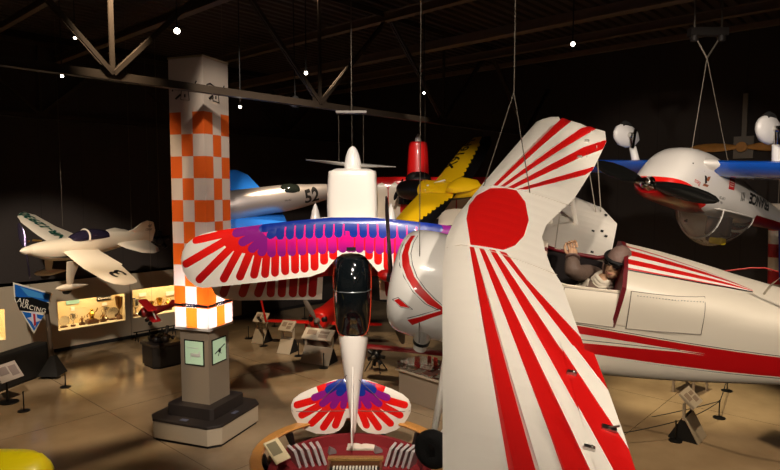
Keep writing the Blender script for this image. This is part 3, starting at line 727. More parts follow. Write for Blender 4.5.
# raised side panels
def side_plate(name, pts, mm, off=.004):
    (ax, az), (bx, bz), (cx, cz), (dx, dz) = pts; n = 8; st = dst if name == 'access_panel' else bst
    def q(u, v): return ((ax * (1 - u) + bx * u) * (1 - v) + (dx * (1 - u) + cx * u) * v, (az * (1 - u) + bz * u) * (1 - v) + (dz * (1 - u) + cz * u) * v)
    def sp(x, z): return max((side_pt(s_, x, z, 1, off) for s_ in ((bst, dst) if x < -1.29 else (bst,))), key=lambda p: p.y)
    P = [[sp(*q(i / n, j / n)) for j in range(n + 1)] for i in range(n + 1)]
    o = MB().loft(P, 0, False, True, False).build(name, mm, t)
    e = MB(); lp = [q(i / n, 0) for i in range(n + 1)] + [q(1, j / n) for j in range(n + 1)] + [q(1 - i / n, 1) for i in range(n + 1)] + [q(0, 1 - j / n) for j in range(n + 1)]
    e.tube([sp(*a) for a in lp], .0028, 4).build('panel_seam', mat('seam_brown', (120, 104, 88), .6), o); return o
side_plate('access_panel', [(-1.33, -.18), (-1.83, -.16), (-1.87, -.42), (-1.37, -.49)], fmat, .005)
side_plate('cockpit_door', [(-.88, -.27), (-1.28, -.235), (-1.285, -.5), (-.88, -.53)], fmat, .005)
m = MB()
for k in range(22): m.ball(side_pt(dst, -1.38 - k * .021, -.2 + k * .001, 1, .008), .0045, n=6, m=4)
m.build('rivets', STEEL, t)
# cowling with the curved arrow
R_ = .458; AX = -.735
def cyl(px, py):
    o = BP.M.transposed() @ (CAM - BP.T); d = BP.M.transposed() @ ray(px, py)
    a = d.y ** 2 + d.z ** 2; b = 2 * (o.y * d.y + (o.z - AX) * d.z); c = o.y ** 2 + (o.z - AX) ** 2 - R_ ** 2
    q = b * b - 4 * a * c
    k = (-b - math.sqrt(max(q, 0))) / (2 * a); p = o + d * k; return (p.x, math.atan2(p.y, p.z - AX) * R_)
cp = lambda L: [cyl(300 + x * .2552, 200 + y * .2552) for x, y in L]
band = cp([(436, 130), (412, 165), (398, 210), (400, 255), (418, 305), (452, 360), (500, 408), (552, 436), (470, 458), (420, 470), (440, 490), (520, 462), (600, 440), (560, 425), (520, 388), (480, 345), (448, 300), (430, 250), (424, 205), (434, 165), (452, 135)])
dia = cp([(366, 398), (385, 388), (432, 424), (394, 418)])
def cowl_r(h):
    for (h0, r0), (h1, r1) in zip(CPROF, CPROF[1:]):
        if h0 <= h <= h1: return r0 + (r1 - r0) * (h - h0) / (h1 - h0)
    return CPROF[-1][1]
CPROF = [(-.12, .415), (-.1, .425), (-.02, .444), (.1, .456), (.2, .46), (.3, .455), (.36, .444), (.4, .426), (.43, .402), (.45, .37)]
def grow(poly, k):
    c = (sum(p[0] for p in poly) / len(poly), sum(p[1] for p in poly) / len(poly)); return [(c[0] + (p[0] - c[0]) * k, c[1] + (p[1] - c[1]) * k) for p in poly]
S2 = PI * R_
outline = [(-.12, -S2), (.45, -S2), (.45, S2), (-.12, S2)]
pts = []; edges = []
def addp(poly):
    b = len(pts); pts.extend(V(p) for p in poly); edges.extend((b + i, b + (i + 1) % len(poly)) for i in range(len(poly)))
addp(outline); addp(band); addp(dia)
for h_, r_ in CPROF:
    for k in range(48): pts.append(V((min(.4499, max(-.1199, h_)), -S2 + S2 * 2 * (k + .01) / 48)))
ov, oe, of, *_ = delaunay_2d_cdt(pts, edges, [], 0, 1e-5)
vs = [V((p.x, cowl_r(p.x) * math.sin(p.y / R_), AX + cowl_r(p.x) * math.cos(p.y / R_))) for p in ov]
fs, mi = [], []
for f in of:
    c = sum((ov[i] for i in f), V((0, 0))) / len(f); fs.append(list(f)); mi.append(1 if inside(c, band) or inside(c, dia) else 0)
MB().add(vs, fs, mi, True).build('cowling', [WHITE_GLOSS, RED], t)
def surf_line(poly, r=.004):
    return [V((x, (cowl_r(x) + .001) * math.sin(s_ / R_), AX + (cowl_r(x) + .001) * math.cos(s_ / R_))) for x, s_ in poly]
m = MB(); offl = lambda pl, dx, dy: [(a + dx, b + dy) for a, b in pl]
m.tube(surf_line(offl(band[:8], .022, 0)), .003, 4); m.tube(surf_line(offl(band[12:], -.022, 0)), .003, 4); m.tube(surf_line(offl(band[7:10], 0, -.02)), .003, 4); dd = grow(dia, 1.25); m.tube(surf_line(dd + dd[:1]), .003, 4)
m.build('pin_striping', BLACK, t)
MX = Matrix.Translation((0, 0, AX)) @ rot_to((1, 0, 0), (0, 1, 0)).to_4x4()
MB().lathe([(.37, .45), (.355, .445), (.35, .41), (.26, .38), (.02, .37)], MX, 40).build('cowl_intake', BLACK_MATT, t)
m = MB()
for k in range(9):
    a = 2 * PI * k / 9; m.tube([V((.37, .12 * math.sin(a), AX + .12 * math.cos(a))), V((.37, .33 * math.sin(a), AX + .33 * math.cos(a)))], .045, 10)
m.lathe([(.13, .34), (.13, .42), (.09, .46), (.05, .48)], MX, 20); m.build('engine', mat('engine_grey', (80, 78, 74), .4, .7), t)
pr = MB().lathe([(.05, .46), (.06, .49), (.05, .55), (.02, .57)], MX, 20).build('propeller_hub', mat('hub_dark', (40, 34, 34), .4), t)
MB().lathe([(.05, .54), (.052, .57), (.042, .61), (.02, .635), (.002, .64)], MX, 20).build('spinner', RED, pr)
HUB = V((.52, 0, AX))
pb = BP.pl(386, 197, 0, .52); pdn = BP.pl(404, 343, 0, .52)
for q, nm in ((pb, 'blade'), (pdn, 'blade')):
    d = V((0, q[0] - HUB.y, q[1] - HUB.z)); m = MB(); blade(m, HUB, d, (1, 0, 0), d.length, .21, twist=.5, th=.018); m.build('propeller_blade', mat('blade_charcoal', (46, 40, 40), .45), pr)
# exhaust, gear, struts
ex0, ex1 = BP.loc(423, 332, 1, .36), BP.loc(420, 348, 1, .36); dd = (ex1 - ex0)
MB().tube([ex0 - dd * .5, ex0, ex0 + dd * .45], [.05, .07, .068], 16, 0).tube([ex0 + dd * .45, ex0 + dd * .62], .073, 16, 1).tube([ex0 + dd * .62, ex1], [.064, .058], 16, 2).build('landing_light', [mat('satin_silver', (205, 200, 192), .4, .6), BLACK, mat('light_glass', (225, 220, 210), .1)], t)
wc = BP.loc(433, 449, 1, .85)
for sg in (-1, 1):
    c = V((wc.x, sg * .85, wc.z)); g = MB().tube([V((-.1, sg * .3, -1.1)), c + V((.02, -sg * .08, .02))], [.04, .025], 8).tube([V((-.5, sg * .3, -1.08)), c + V((-.02, -sg * .08, .02))], [.03, .022], 8).build('landing_gear_leg', WHITE, t)
    MY = Matrix.Translation(c) @ rot_to((.3, sg, .45 * sg)).to_4x4()
    MB().lathe([(.05, -.05), (.09, -.055), (.13, -.05), (.155, -.025), (.16, 0), (.155, .025), (.13, .05), (.09, .055), (.05, .05)], MY, 28).build('tyre', RUBBER, g)
    MB().lathe([(.088, -.05), (.085, -.03), (.03, -.045), (.02, .045), (.085, .03), (.088, .05)], MY, 20).build('wheel_rim', STEEL, g)
def strut(name, a, b, r=.022, mm=None):
    a, b = V(a), V(b); d = (b - a).normalized(); x = V((1, 0, 0)); x = (x - d * x.dot(d)).normalized(); y = d.cross(x)
    MB().loft([[p + x * (r * 1.9 * math.cos(q * PI / 6)) + y * (r * .8 * math.sin(q * PI / 6)) for q in range(12)] for p in (a, b)]).build(name, mm or WHITE, t)
strut('interplane_strut', (-.75, -1.95, -.02), (-1.08, -2.1, -.97), .014); strut('interplane_strut', (-.35, -1.9, -.02), (-.8, -2.05, -.97), .014); strut('interplane_strut', (-.5, 2.0, -.02), (-.85, 2.1, -.97))
strut('cabane_strut', (-.2, -.4, -.02), (-.45, -.33, -.4), .014); strut('cabane_strut', (-.2, .4, -.02), (-.45, .33, -.4), .014); strut('cabane_strut', (-.55, -.4, -.02), (-.62, -.33, -.35), .014); strut('cabane_strut', (-.55, .4, -.02), (-.62, .33, -.35), .014)
m = MB()
for a, b in (((-.98, -1.75, 0), (-1.3, -2.55, -.96)), ((-.6, -.5, -.02), (-1.05, -2.2, -.96)), ((-.8, -2.0, -.02), (-.85, -.45, -.95)), ((-1.08, -2.1, 0), (-1.36, -2.6, -.96))): m.tube([a, b], .006, 6)
m.build('bracing_wires', mat('wire_pale', (190, 180, 165), .4, .4), t)
for px, py in ((581, 231), (593, 231), (602, 231), (606, 236), (606, 215), (592, 252)): p = BP.loc(px, py, 2, -.955); MB().box(p, (.03, .022, .016)).build('wing_fitting', BLACK_MATT, t)
MB().add([V(q) for q in ((-.62, -.42, -.96), (-.62, -.9, -.93), (-.78, -.72, -.72), (-.66, -.42, -.96), (-.66, -.9, -.93), (-.82, -.72, -.72))], [(0, 1, 2), (5, 4, 3), (0, 1, 4, 3), (1, 2, 5, 4), (2, 0, 3, 5)]).build('strut_fairing', mat('fairing_tan', (196, 160, 112), .5), t)
# tail (mostly beyond the right edge)
Wing([(-3.15, .1), (-3.4, .95), (-3.75, 1.0), (-3.9, .7), (-3.9, -.7), (-3.75, -1), (-3.4, -.95), (-3.15, -.1)], .05, -.38).build('tailplane', [WHITE, RED], [], t, .2)
fin = [(-3.1, -.3), (-3.5, .3), (-3.8, .38), (-4.05, .2), (-4.05, -.45)]
MB().prism(fin, -.025, .025, 0, Matrix(((1, 0, 0, 0), (0, 0, 1, 0), (0, 1, 0, 0), (0, 0, 0, 1)))).build('fin', WHITE, t, bevel=.012)
q0, q1 = BP.loc(764, 294, 1, .12), BP.loc(782, 276, 1, .3)
MB().tube([q0, q0 + (q1 - q0) * .3 + V((0, 0, .03)), q1, V((-3.5, .6, -.3))], .008, 6).build('tail_brace_wire', mat('wire_pale', (190, 180, 165), .4, .4), t)

# ------------------------------------------------------------------ pilot in the cockpit
def skin_mesh(verts, edges, radii, sub=2, root=0):
    me = bpy.data.meshes.new('tmp'); me.from_pydata(verts, edges, []); o = bpy.data.objects.new('tmp', me); C.objects.link(o)
    md = o.modifiers.new('s', 'SKIN'); md.use_smooth_shade = True
    for i, r in enumerate(radii):
        r = r if isinstance(r, tuple) else (r, r); me.skin_vertices[0].data[i].radius = r; me.skin_vertices[0].data[i].use_root = (i == root)
    ss = o.modifiers.new('ss', 'SUBSURF'); ss.levels = sub; ss.render_levels = sub
    dg = bpy.context.evaluated_depsgraph_get(); dg.update(); r = bpy.data.meshes.new_from_object(o.evaluated_get(dg)); bpy.data.objects.remove(o)
    for p in r.polygons: p.use_smooth = True
    return r
def add_mesh(mb, me, mi=0):
    mb.add([v.co for v in me.vertices], [tuple(p.vertices) for p in me.polygons], mi, True); return mb
PIL = thing('person', 'pilot figure in leather cap and goggles waving from the open cockpit of the white biplane', 'person', BP.wld((-1.085, .03, -.885)), M=BP.M)
L0 = V((-1.08, 0, -.9))
def pv(p): return V(p) - L0
hand = BP.loc(572, 252.5, 1, -.1); elb = BP.loc(571, 271, 1, .06); sh = V((-1.12, -.19, -.42))
elb = V((elb.x, elb.y, elb.z)); wr = hand + (elb - hand) * .2
vs = [pv(q) for q in [(-1.08, 0, -.84), (-1.12, 0, -.7), (-1.15, 0, -.54), (-1.16, 0, -.42), (-1.17, 0, -.35), (-1.2, .0, -.28),   # pelvis..neck
      sh, elb, wr, (-1.12, .17, -.46), (-1.02, .27, -.62), (-.86, .18, -.7),                                        # arms
      (-.9, .12, -.82), (-.74, .13, -.72), (-.9, -.12, -.82), (-.74, -.13, -.72)]]
ed = [(0, 1), (1, 2), (2, 3), (3, 4), (4, 5), (3, 6), (6, 7), (7, 8), (3, 9), (9, 10), (10, 11), (0, 12), (12, 13), (0, 14), (14, 15)]
rd = [(.12, .1), (.12, .09), (.12, .09), (.09, .07), .055, .055, .045, .04, .034, .045, .04, .036, .085, .065, .085, .065]
body_me = skin_mesh(vs, ed, rd)
mb = MB(); add_mesh(mb, body_me)
# head: looks forward and towards the camera
HC = pv((-1.235, .0, -.165)); face = (V((.55, .83, .06))).normalized(); HR = Matrix((face, V((0, 0, 1)).cross(face).normalized(), face.cross(V((0, 0, 1)).cross(face).normalized()))).transposed()
def hp(x, y, z): return HC + HR @ V((x, y, z))
mb.ball(HC, (.098, .076, .118), 0, 20, 14, HR); mb.ball(hp(.03, 0, -.06), (.062, .056, .068), 0, 16, 10, HR)
mb.loft([[hp(x, y * 1.0, z) for x, y, z in q] for q in ([(.09, -.012, .012), (.098, 0, .016), (.09, .012, .012)], [(.096, -.015, -.02), (.12, 0, -.022), (.096, .015, -.02)], [(.09, -.016, -.034), (.098, 0, -.036), (.09, .016, -.034)])], 0, True, True, False)
mb.tube([hp(.08, -.025, -.064), hp(.094, 0, -.066), hp(.08, .025, -.064)], .007, 6, 1)
mb.ball(hp(.0, .078, -.01), (.02, .01, .03), 0, 8, 6, HR)
# raised hand: palm and five fingers
fw = (hand - wr).normalized(); pn = V((.35, .9, .1)); pn = (pn - fw * pn.dot(fw)).normalized(); sd = fw.cross(pn)
Hb = pv(wr)
def hpnt(a, b, c): return Hb + fw * a + sd * b + pn * c
pl = skin_mesh([hpnt(-.02, 0, 0), hpnt(.03, 0, 0), hpnt(.085, 0, .004)], [(0, 1), (1, 2)], [(.028, .022), (.04, .022), (.04, .018)], 2); add_mesh(mb, pl)
for k, (b, Ln) in enumerate(((-.034, .055), (-.012, .065), (.011, .062), (.032, .05))):
    f = skin_mesh([hpnt(.075, b, .0), hpnt(.1, b * 1.05, .006), hpnt(.1 + Ln * .35, b * 1.1, .024), hpnt(.1 + Ln * .3, b * 1.1, .046), hpnt(.1, b * 1.05, .05)], [(0, 1), (1, 2), (2, 3), (3, 4)], [.011, .0105, .01, .0095, .008], 1); add_mesh(mb, f)
f = skin_mesh([hpnt(.02, -.03, .005), hpnt(.055, -.055, .02), hpnt(.085, -.052, .04), hpnt(.1, -.035, .052)], [(0, 1), (1, 2), (2, 3)], [.014, .012, .011, .009], 1); add_mesh(mb, f)
# other hand on the stick
H2 = pv((-.84, .17, -.7))
for k in range(4):
    f = skin_mesh([H2 + V((0, -.02 + k * .0, .03 - k * .02)), H2 + V((.05, -.02, .03 - k * .02)), H2 + V((.06, -.06, .03 - k * .02)), H2 + V((.03, -.07, .03 - k * .02))], [(0, 1), (1, 2), (2, 3)], [.011, .01, .009, .008], 1); add_mesh(mb, f)
f = skin_mesh([H2 + V((-.01, -.01, .03)), H2 + V((.02, -.04, .06)), H2 + V((.04, -.06, .055))], [(0, 1), (1, 2)], [.013, .011, .009], 1); add_mesh(mb, f)
add_mesh(mb, skin_mesh([H2 + V((-.03, 0, 0)), H2 + V((.03, 0, .0))], [(0, 1)], [(.03, .03), (.028, .04)], 2))
mb.build('body', [SKIN, mat('lips', (160, 96, 84), .5)], PIL)
# jacket
jv = [pv(q) for q in [(-1.08, 0, -.86), (-1.12, 0, -.7), (-1.15, 0, -.54), (-1.16, 0, -.43), (-1.17, 0, -.365), sh, elb, wr + (elb - wr) * .08, (-1.12, .19, -.44), (-1.02, .28, -.62), (-.9, .2, -.69)]]
jm = skin_mesh(jv, [(0, 1), (1, 2), (2, 3), (3, 4), (3, 5), (5, 6), (6, 7), (3, 8), (8, 9), (9, 10)], [(.17, .14), (.17, .135), (.19, .145), (.18, .14), (.1, .09), .098, .076, .054, .1, .078, .055])
mj = add_mesh(MB(), jm); mj.tube([pv(q) for q in [(-1.08, .1, -.4), (-1.02, .06, -.5), (-1.0, .03, -.62)]], .016, 6); mj.build('jacket', LEATHER, PIL)
mc = MB(); mc.tube([pv(elb) + (pv(wr) - pv(elb)) * .88, pv(elb) + (pv(wr) - pv(elb)) * .97], .056, 14); mc.build('cuff', LEATHER_CAP, PIL)
# cap, flaps, goggles, scarf
mc = MB(); rings = []
for i in range(11):
    z = -.06 + i * .02; r = math.sqrt(max(0.0004, 1 - (z / .142) ** 2)) if z > 0 else 1 - abs(z) * .8
    rings.append([hp(-.012 + .112 * r * math.cos(a), .092 * r * math.sin(a), z + (.03 if z < .02 and abs(a) < 1.1 else 0)) for a in [2 * PI * k / 24 - PI for k in range(24)]])
bmr = [[p for p in r] for r in rings]; fcs = []
vv = [p for r in bmr for p in r]
for i in range(10):
    for k in range(24):
        a = abs(2 * PI * (k + .5) / 24 - PI)
        if i < 4 and a < 1.05: continue
        fcs.append((i * 24 + k, i * 24 + (k + 1) % 24, (i + 1) * 24 + (k + 1) % 24, (i + 1) * 24 + k))
fcs.append(tuple(range(240, 264)))
mc.add(vv, fcs, 0, True)
for sg in (-1, 1): mc.loft([[hp(x, sg * y, z) for x, y, z in q] for q in ([(.05, .082, .0), (-.05, .094, .0), (-.05, .084, .0), (.05, .072, .0)], [(.04, .082, -.07), (-.04, .09, -.07), (-.04, .08, -.07), (.04, .07, -.07)], [(.03, .066, -.12), (-.01, .07, -.12), (-.01, .06, -.12), (.03, .056, -.12)])])
cp_ = mc.build('flying_cap', LEATHER_CAP, PIL); cp_.modifiers.new('so', 'SOLIDIFY').thickness = .006
gm = MB(); gm.tube([hp(-.012 + .122 * math.cos(a), .1 * math.sin(a), .045) for a in [2 * PI * k / 24 for k in range(25)]], .012, 6); gm.build('goggle_strap', BLACK_MATT, PIL)
gm = MB()
for sg in (-1, 1): gm.ball(hp(.088, sg * .036, .018), (.022, .036, .027), 0, 14, 8, HR)
gm.tube([hp(.1, -.02, .02), hp(.1, .02, .02)], .008, 6); gm.build('goggles', mat('goggle_lens', (22, 18, 16), .12, coat=.5), PIL)
sm = MB()
for k in range(3): sm.tube([pv((-1.17, 0, -.315 - .022 * k)) + V(((.06 + .007 * k) * math.cos(a), (.062 + .007 * k) * math.sin(a), .01 * math.sin(a * 3 + k))) for a in [2 * PI * q / 20 for q in range(21)]], .017, 8)
sm.loft([[pv((-1.06 + .0 * i, .04 + dy, -.36 - .07 * i)) + V((.03 * math.sin(i) + .02 * i, 0, 0)) for dy in (-.05, -.02, .02, .05)] + [pv((-1.075, .04 + dy, -.36 - .07 * i)) + V((.03 * math.sin(i) + .02 * i, 0, 0)) for dy in (.05, .02, -.02, -.05)] for i in range(4)])
sm.build('scarf', CLOTH_WHITE, PIL)
hm = MB(); hm.tube([pv((-1.02, .1, -.42)), pv((-.985, .11, -.55)), pv((-.99, .1, -.7))], .018, 6).tube([pv((-1.05, -.1, -.4)), pv((-.99, -.09, -.55)), pv((-.99, -.08, -.7))], .018, 6); hm.build('shoulder_straps', mat('webbing', (190, 178, 150), .8), PIL)

# ------------------------------------------------------------------ nose-up biplane with the rainbow feather wings
EG = Pose(((0, -1, 0), (0, 0, -1), (1, 0, 0)), at(351, 218, 10.4))
G = lambda px, py, z=0: EG.pl(px, py, 2, z)
t = EAG = thing('biplane', 'nose-up aerobatic biplane with blue, magenta and red feather-painted wings and black canopy', 'aeroplane', EG.T, M=EG.M)
half = [(351, 217.5), (325, 217.5), (270, 223.5), (215, 231), (202, 234), (193, 238), (186, 244), (181.5, 252), (180, 260), (182, 271), (187, 280), (194, 286), (202, 288.5), (255, 283), (310, 277), (324, 272), (332, 263), (337, 257), (343, 254), (351, 253)]
def both(pts): return [G(*p) for p in pts] + [G(702 - x, y) for x, y in pts[::-1] if x != 351]
reds = [((228, 233), (195.7, 240.2), 3.7), ((227, 240), (186, 264), 3.9), ((232, 247), (199, 279.6), 3.9), ((240, 249), (223.4, 279), 3.9), ((251, 251), (239.7, 276.8), 4), ((259, 254), (253.8, 275), 4), ((267, 254), (264.8, 274.4), 4), ((275.5, 252), (274.8, 273), 4), ((285, 251), (285, 271.4), 4), ((295, 250), (295, 270), 4), ((304.5, 249), (304.5, 269), 4), ((314.5, 248), (314.5, 267), 4), ((324, 247), (324, 261), 4), ((333, 246), (333, 256), 4)]
redb = [(214, 230), (351, 216), (351, 250), (305, 252), (275, 256), (262, 258), (250, 254), (238, 252), (229, 249), (222, 243), (222, 234)]
mags = [((262, 228), (236.5, 233), 4.3), ((262, 232), (243, 242), 4.3), ((266, 236), (252.5, 248.5), 4.3), ((270, 238), (262, 252), 4.3)] + [((272 + 10 * k, 231), (271.8 + 10.1 * k, 253 - .6 * k), 4.3) for k in range(9)]
magb = [(238, 226), (351, 216), (351, 237), (300, 238), (272, 240), (260, 236), (248, 231)]
navs = [((275, 227), (263, 228.5), 4), ((280, 227), (270.8, 235), 4)] + [((281 + 9.7 * k, 221), (280.4 + 9.7 * k, 235.6 - .3 * k), 4) for k in range(8)]
navb = [(262, 223), (351, 216), (351, 223.5), (300, 225), (274, 228)]
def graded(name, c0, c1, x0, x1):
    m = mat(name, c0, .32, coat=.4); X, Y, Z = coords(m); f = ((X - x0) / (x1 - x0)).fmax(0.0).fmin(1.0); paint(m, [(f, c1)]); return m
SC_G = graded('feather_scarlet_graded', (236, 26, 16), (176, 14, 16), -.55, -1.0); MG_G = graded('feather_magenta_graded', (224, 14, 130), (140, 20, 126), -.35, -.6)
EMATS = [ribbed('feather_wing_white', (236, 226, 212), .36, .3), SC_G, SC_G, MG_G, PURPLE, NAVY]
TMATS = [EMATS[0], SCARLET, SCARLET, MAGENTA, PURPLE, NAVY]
def feather_regs(cvt):
    R = []
    for q in (lambda x, y: cvt(x, y), lambda x, y: cvt(702 - x, y)):
        R += [([q(*p) for p in capsule(a, b, r)], 1) for a, b, r in reds]
    for q in (lambda x, y: cvt(x, y), lambda x, y: cvt(702 - x, y)):
        R += [([q(*p) for p in redb], 2)]
        R += [([q(*p) for p in capsule((a[0] + (b[0] - a[0]) * -.5, a[1] + (b[1] - a[1]) * -.5), (a[0] + (b[0] - a[0]) * .55, a[1] + (b[1] - a[1]) * .55), r)], 2) for a, b, r in reds]
        R += [([q(*p) for p in magb], 3)] + [([q(*p) for p in capsule(a, b, r)], 4 if k < 4 else 3) for k, (a, b, r) in enumerate(mags)]
        R += [([q(*p) for p in navb], 5)] + [([q(*p) for p in capsule(a, b, r)], 5) for a, b, r in navs]
    return R
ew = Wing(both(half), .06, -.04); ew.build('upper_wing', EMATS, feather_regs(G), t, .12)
lhalf = [(351, 256), (240, 262), (224, 268), (215, 278), (212, 288), (215, 294.5), (224, 299), (240, 300.5), (322, 299.5), (323, 276), (351, 276)]
GL = lambda x, y: EG.pl(x, y, 2, -1.05)
lregs = []
for q in (lambda x, y: GL(x, y), lambda x, y: GL(702 - x, y)):
    lregs += [([q(*p) for p in capsule((x + (8 if x < 262 else 2), 272), (x, 293.2), 4.1)], 1) for x in (224, 243, 258.5, 271, 282, 293, 302.7, 312.5)] + [([q(*p) for p in [(236, 262), (351, 256), (351, 277), (250, 277), (236, 272)]], 1)]
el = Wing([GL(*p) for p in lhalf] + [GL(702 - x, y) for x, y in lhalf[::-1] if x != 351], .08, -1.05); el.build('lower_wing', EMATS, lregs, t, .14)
px2 = lambda py: EG.pl(351, py, 2, -.4)[0]
est = [(px2(168.5), 0, -.55, .30, .2, .22, 4), (px2(171), 0, -.55, .395, .3, .3, 4.5), (px2(176), 0, -.55, .435, .34, .36, 5), (px2(219), 0, -.57, .455, .36, .42, 5), (px2(250), 0, -.58, .37, .34, .42, 3.5), (px2(300), 0, -.58, .315, .34, .42, 3), (px2(333), 0, -.56, .285, .33, .4, 2.6), (px2(360), 0, -.54, .22, .28, .32, 2.4), (px2(385), 0, -.52, .15, .2, .25, 2.3), (px2(410), 0, -.5, .09, .15, .18, 2.2), (px2(433), 0, -.5, .04, .1, .12, 2)]
fm2 = mat('eagle_white', (240, 232, 222), .28, coat=.5)
X, Y, Z = coords(fm2); paint(fm2, [(X.lt(-.25) * X.gt(-2.6) * Z.lt(-.5), (224, 120, 30)), (X.lt(-.25) * X.gt(-2.75) * Z.lt(-.62), (214, 30, 24)), (X.lt(-.25) * X.gt(-2.9) * Z.lt(-.74), (236, 190, 30))])
body('fuselage', est, fm2, t, 36, 4)
# canopy
ct, cm, cb = G(351, 258, 0)[0], px2(288), px2(334)
cst = [(ct + .03, 0, -.26, .16, .05, .02, 2), (ct - .03, 0, -.26, .27, .2, .02, 2.2), (ct - .3, 0, -.27, .33, .34, .02, 2.2), (cm, 0, -.28, .33, .38, .02, 2.2), (cm - .35, 0, -.28, .32, .33, .02, 2.1), (cb + .25, 0, -.29, .3, .2, .02, 2.1), (cb + .06, 0, -.27, .25, .07, .02, 2.2), (cb, 0, -.26, .14, .03, .02, 2)]
cn = body('canopy', cst, DARK_GLASS, t, 36, 4)
cr_ = [V((cm, .335 * math.cos(a), -.28 + .385 * math.sin(a))) for a in [PI * k / 18 for k in range(19)]]
MB().tube(cr_, .009, 6).build('canopy_bow', mat('bow_grey', (120, 124, 124), .3, .5), cn)
sd_ = [[V((x, sg * (hw + .006), zc + .005)) for x, yc, zc, hw, ht, hb, e in smooth_stations(cst, 3)] for sg in (-1, 1)]
m = MB(); [m.tube(q, .009, 6) for q in sd_]; m.build('canopy_frame', mat('frame_orange', (170, 50, 26), .35, coat=.4), cn)
MB().box((ct + .16, 0, ew.up(ct + .16, 0) + .004), (.055, .16, .012)).build('wing_vent', BLACK, t)
# spinner and propeller, seen from above
MX = Matrix.Translation((0, 0, -.55)) @ rot_to((1, 0, 0), (0, 1, 0)).to_4x4(); xs_ = px2(167.5); xt = px2(145.5); Ls = xt - xs_
pr = MB().lathe([(.14, xs_ - .03), (.155, xs_)] + [(.155 * math.sqrt(max(0, 1 - q ** 1.7)), xs_ + Ls * q) for q in [.1, .2, .3, .4, .5, .6, .7, .8, .88, .94, .98, 1]], MX, 28).build('spinner', WHITE_GLOSS, t)
for px, py in ((306, 159.8), (396, 167)):
    q = EG.loc(px, py, 2, -.52); hub = V((xs_ + .05, 0, -.55)); d = q - hub; m = MB(); blade(m, hub, d, (1, 0, 0), d.length, .2, twist=.25, th=.03); m.build('propeller_blade', mat('blade_grey', (170, 166, 160), .35, .3), pr)
# gear, struts
for sx in (315.3, 391):
    q = EG.loc(sx, 203, 2, -1.75); b = V((q.x - .42, q.y, -1.75))
    pts_ = [(.42, .004), (.36, .035), (.26, .07), (.12, .1), (-.05, .115), (-.25, .09), (-.42, .03)]
    g = MB().loft([[b + V((x, r * 1.0 * math.cos(2 * PI * k / 16), r * 1.5 * math.sin(2 * PI * k / 16))) for k in range(16)] for x, r in pts_]).build('wheel_pant', WHITE_GLOSS, t)
    MB().tube([b + V((0, 0, .05)), V((b.x - .05, math.copysign(.25, b.y), -.95))], [.03, .045], 8).build('gear_leg', WHITE, g)
    MB().lathe([(.04, -.04), (.11, -.045), (.13, 0), (.11, .045), (.04, .04)], Matrix.Translation(b + V((0, 0, -.14))) @ rot_to((0, 1, 0)).to_4x4(), 20).build('tyre', RUBBER, g)
for sg in (-1, 1):
    strut('interplane_strut', (-.4, sg * 1.95, -.05), (-.85, sg * 1.95, -1.0), .03); strut('cabane_strut', (-.2, sg * .36, -.04), (-.35, sg * .3, -.35), .02)
# tail
tl = [(351, 381), (344.5, 378.7), (334, 380), (323, 384), (311, 388.5), (299.5, 394), (293.5, 399), (291, 405), (291.5, 412), (294, 417.5), (299, 425), (306, 430), (316, 433.6), (326, 434.2), (334, 432.8), (339.6, 430), (343.5, 425.5), (346.5, 418), (351, 418)]
ZT = -.48; GT = lambda x, y: EG.pl(x, y, 2, ZT)
out2 = [GT(*p) for p in tl] + [GT(702 - x, y) for x, y in tl[::-1] if x != 351]
tr_ = [((325, 396), (297.5, 404), 3.6), ((328, 400), (302, 414.5), 3.6), ((332, 403), (311.5, 423), 3.6), ((338, 405), (323.5, 427), 3.6), ((343, 405), (335.5, 425), 3.6)]
tp = [((330, 391), (315, 396.5), 3.6), ((335, 393), (323, 402.5), 3.6), ((340, 394), (333.5, 404.5), 3.6), ((345, 396), (343.5, 405), 3.2)]
tn = [((343, 381), (329, 389), 3.8), ((347, 383), (340, 391.5), 3.8)]
rg = []
for q in (lambda x, y: GT(x, y), lambda x, y: GT(702 - x, y)):
    rg += [([q(*p) for p in capsule(a, b, r)], 1) for a, b, r in tr_] + [([q(*p) for p in [(316, 386), (351, 376), (351, 408), (343, 408), (333, 406), (322, 399)]], 2)]
    rg += [([q(*p) for p in [(326, 384), (351, 376), (351, 402), (340, 400), (330, 393)]], 4)] + [([q(*p) for p in capsule(a, b, r)], 4) for a, b, r in tp]
    rg += [([q(*p) for p in [(338, 379), (351, 376), (351, 386), (344, 385)]], 5)] + [([q(*p) for p in capsule(a, b, r)], 5) for a, b, r in tn]
tw = Wing(out2, .05, ZT); tw.build('tailplane', TMATS, rg, t, .08)
m = MB()
for s_ in (-1, 1):
    pp = lambda x, y: V((*GT(351 + s_ * (351 - x), y), 0)); a, b = pp(292, 410.5), pp(346, 410)
    m.tube([V((p.x, p.y, tw.up(p.x, p.y) + .003)) for p in [a + (b - a) * k / 8 for k in range(9)]], .006, 5)
    m.tube([V((*GT(351 + s_ * 3, 372), -.33)), V((*GT(351 + s_ * 30, 400), ZT + .05))], .006, 5)
m.build('elevator_gap', mat('gap_grey', (120, 96, 92), .5), t)
fx0, fx1 = px2(360), px2(436)
MB().prism([(fx0, -.3), (fx1 + .7, -.05), (fx1 + .3, .12), (fx1 + .02, .1), (fx1, -.5)], -.015, .015, 0, Matrix(((1, 0, 0, 0), (0, 0, 1, 0), (0, 1, 0, 0), (0, 0, 0, 1)))).build('fin', fm2, t, bevel=.008)
MB().tube([V((px2(428), 0, -.55)), V((px2(428) - 1.05, 0, -.6))], .03, 10).build('support_pole', STEEL, t)

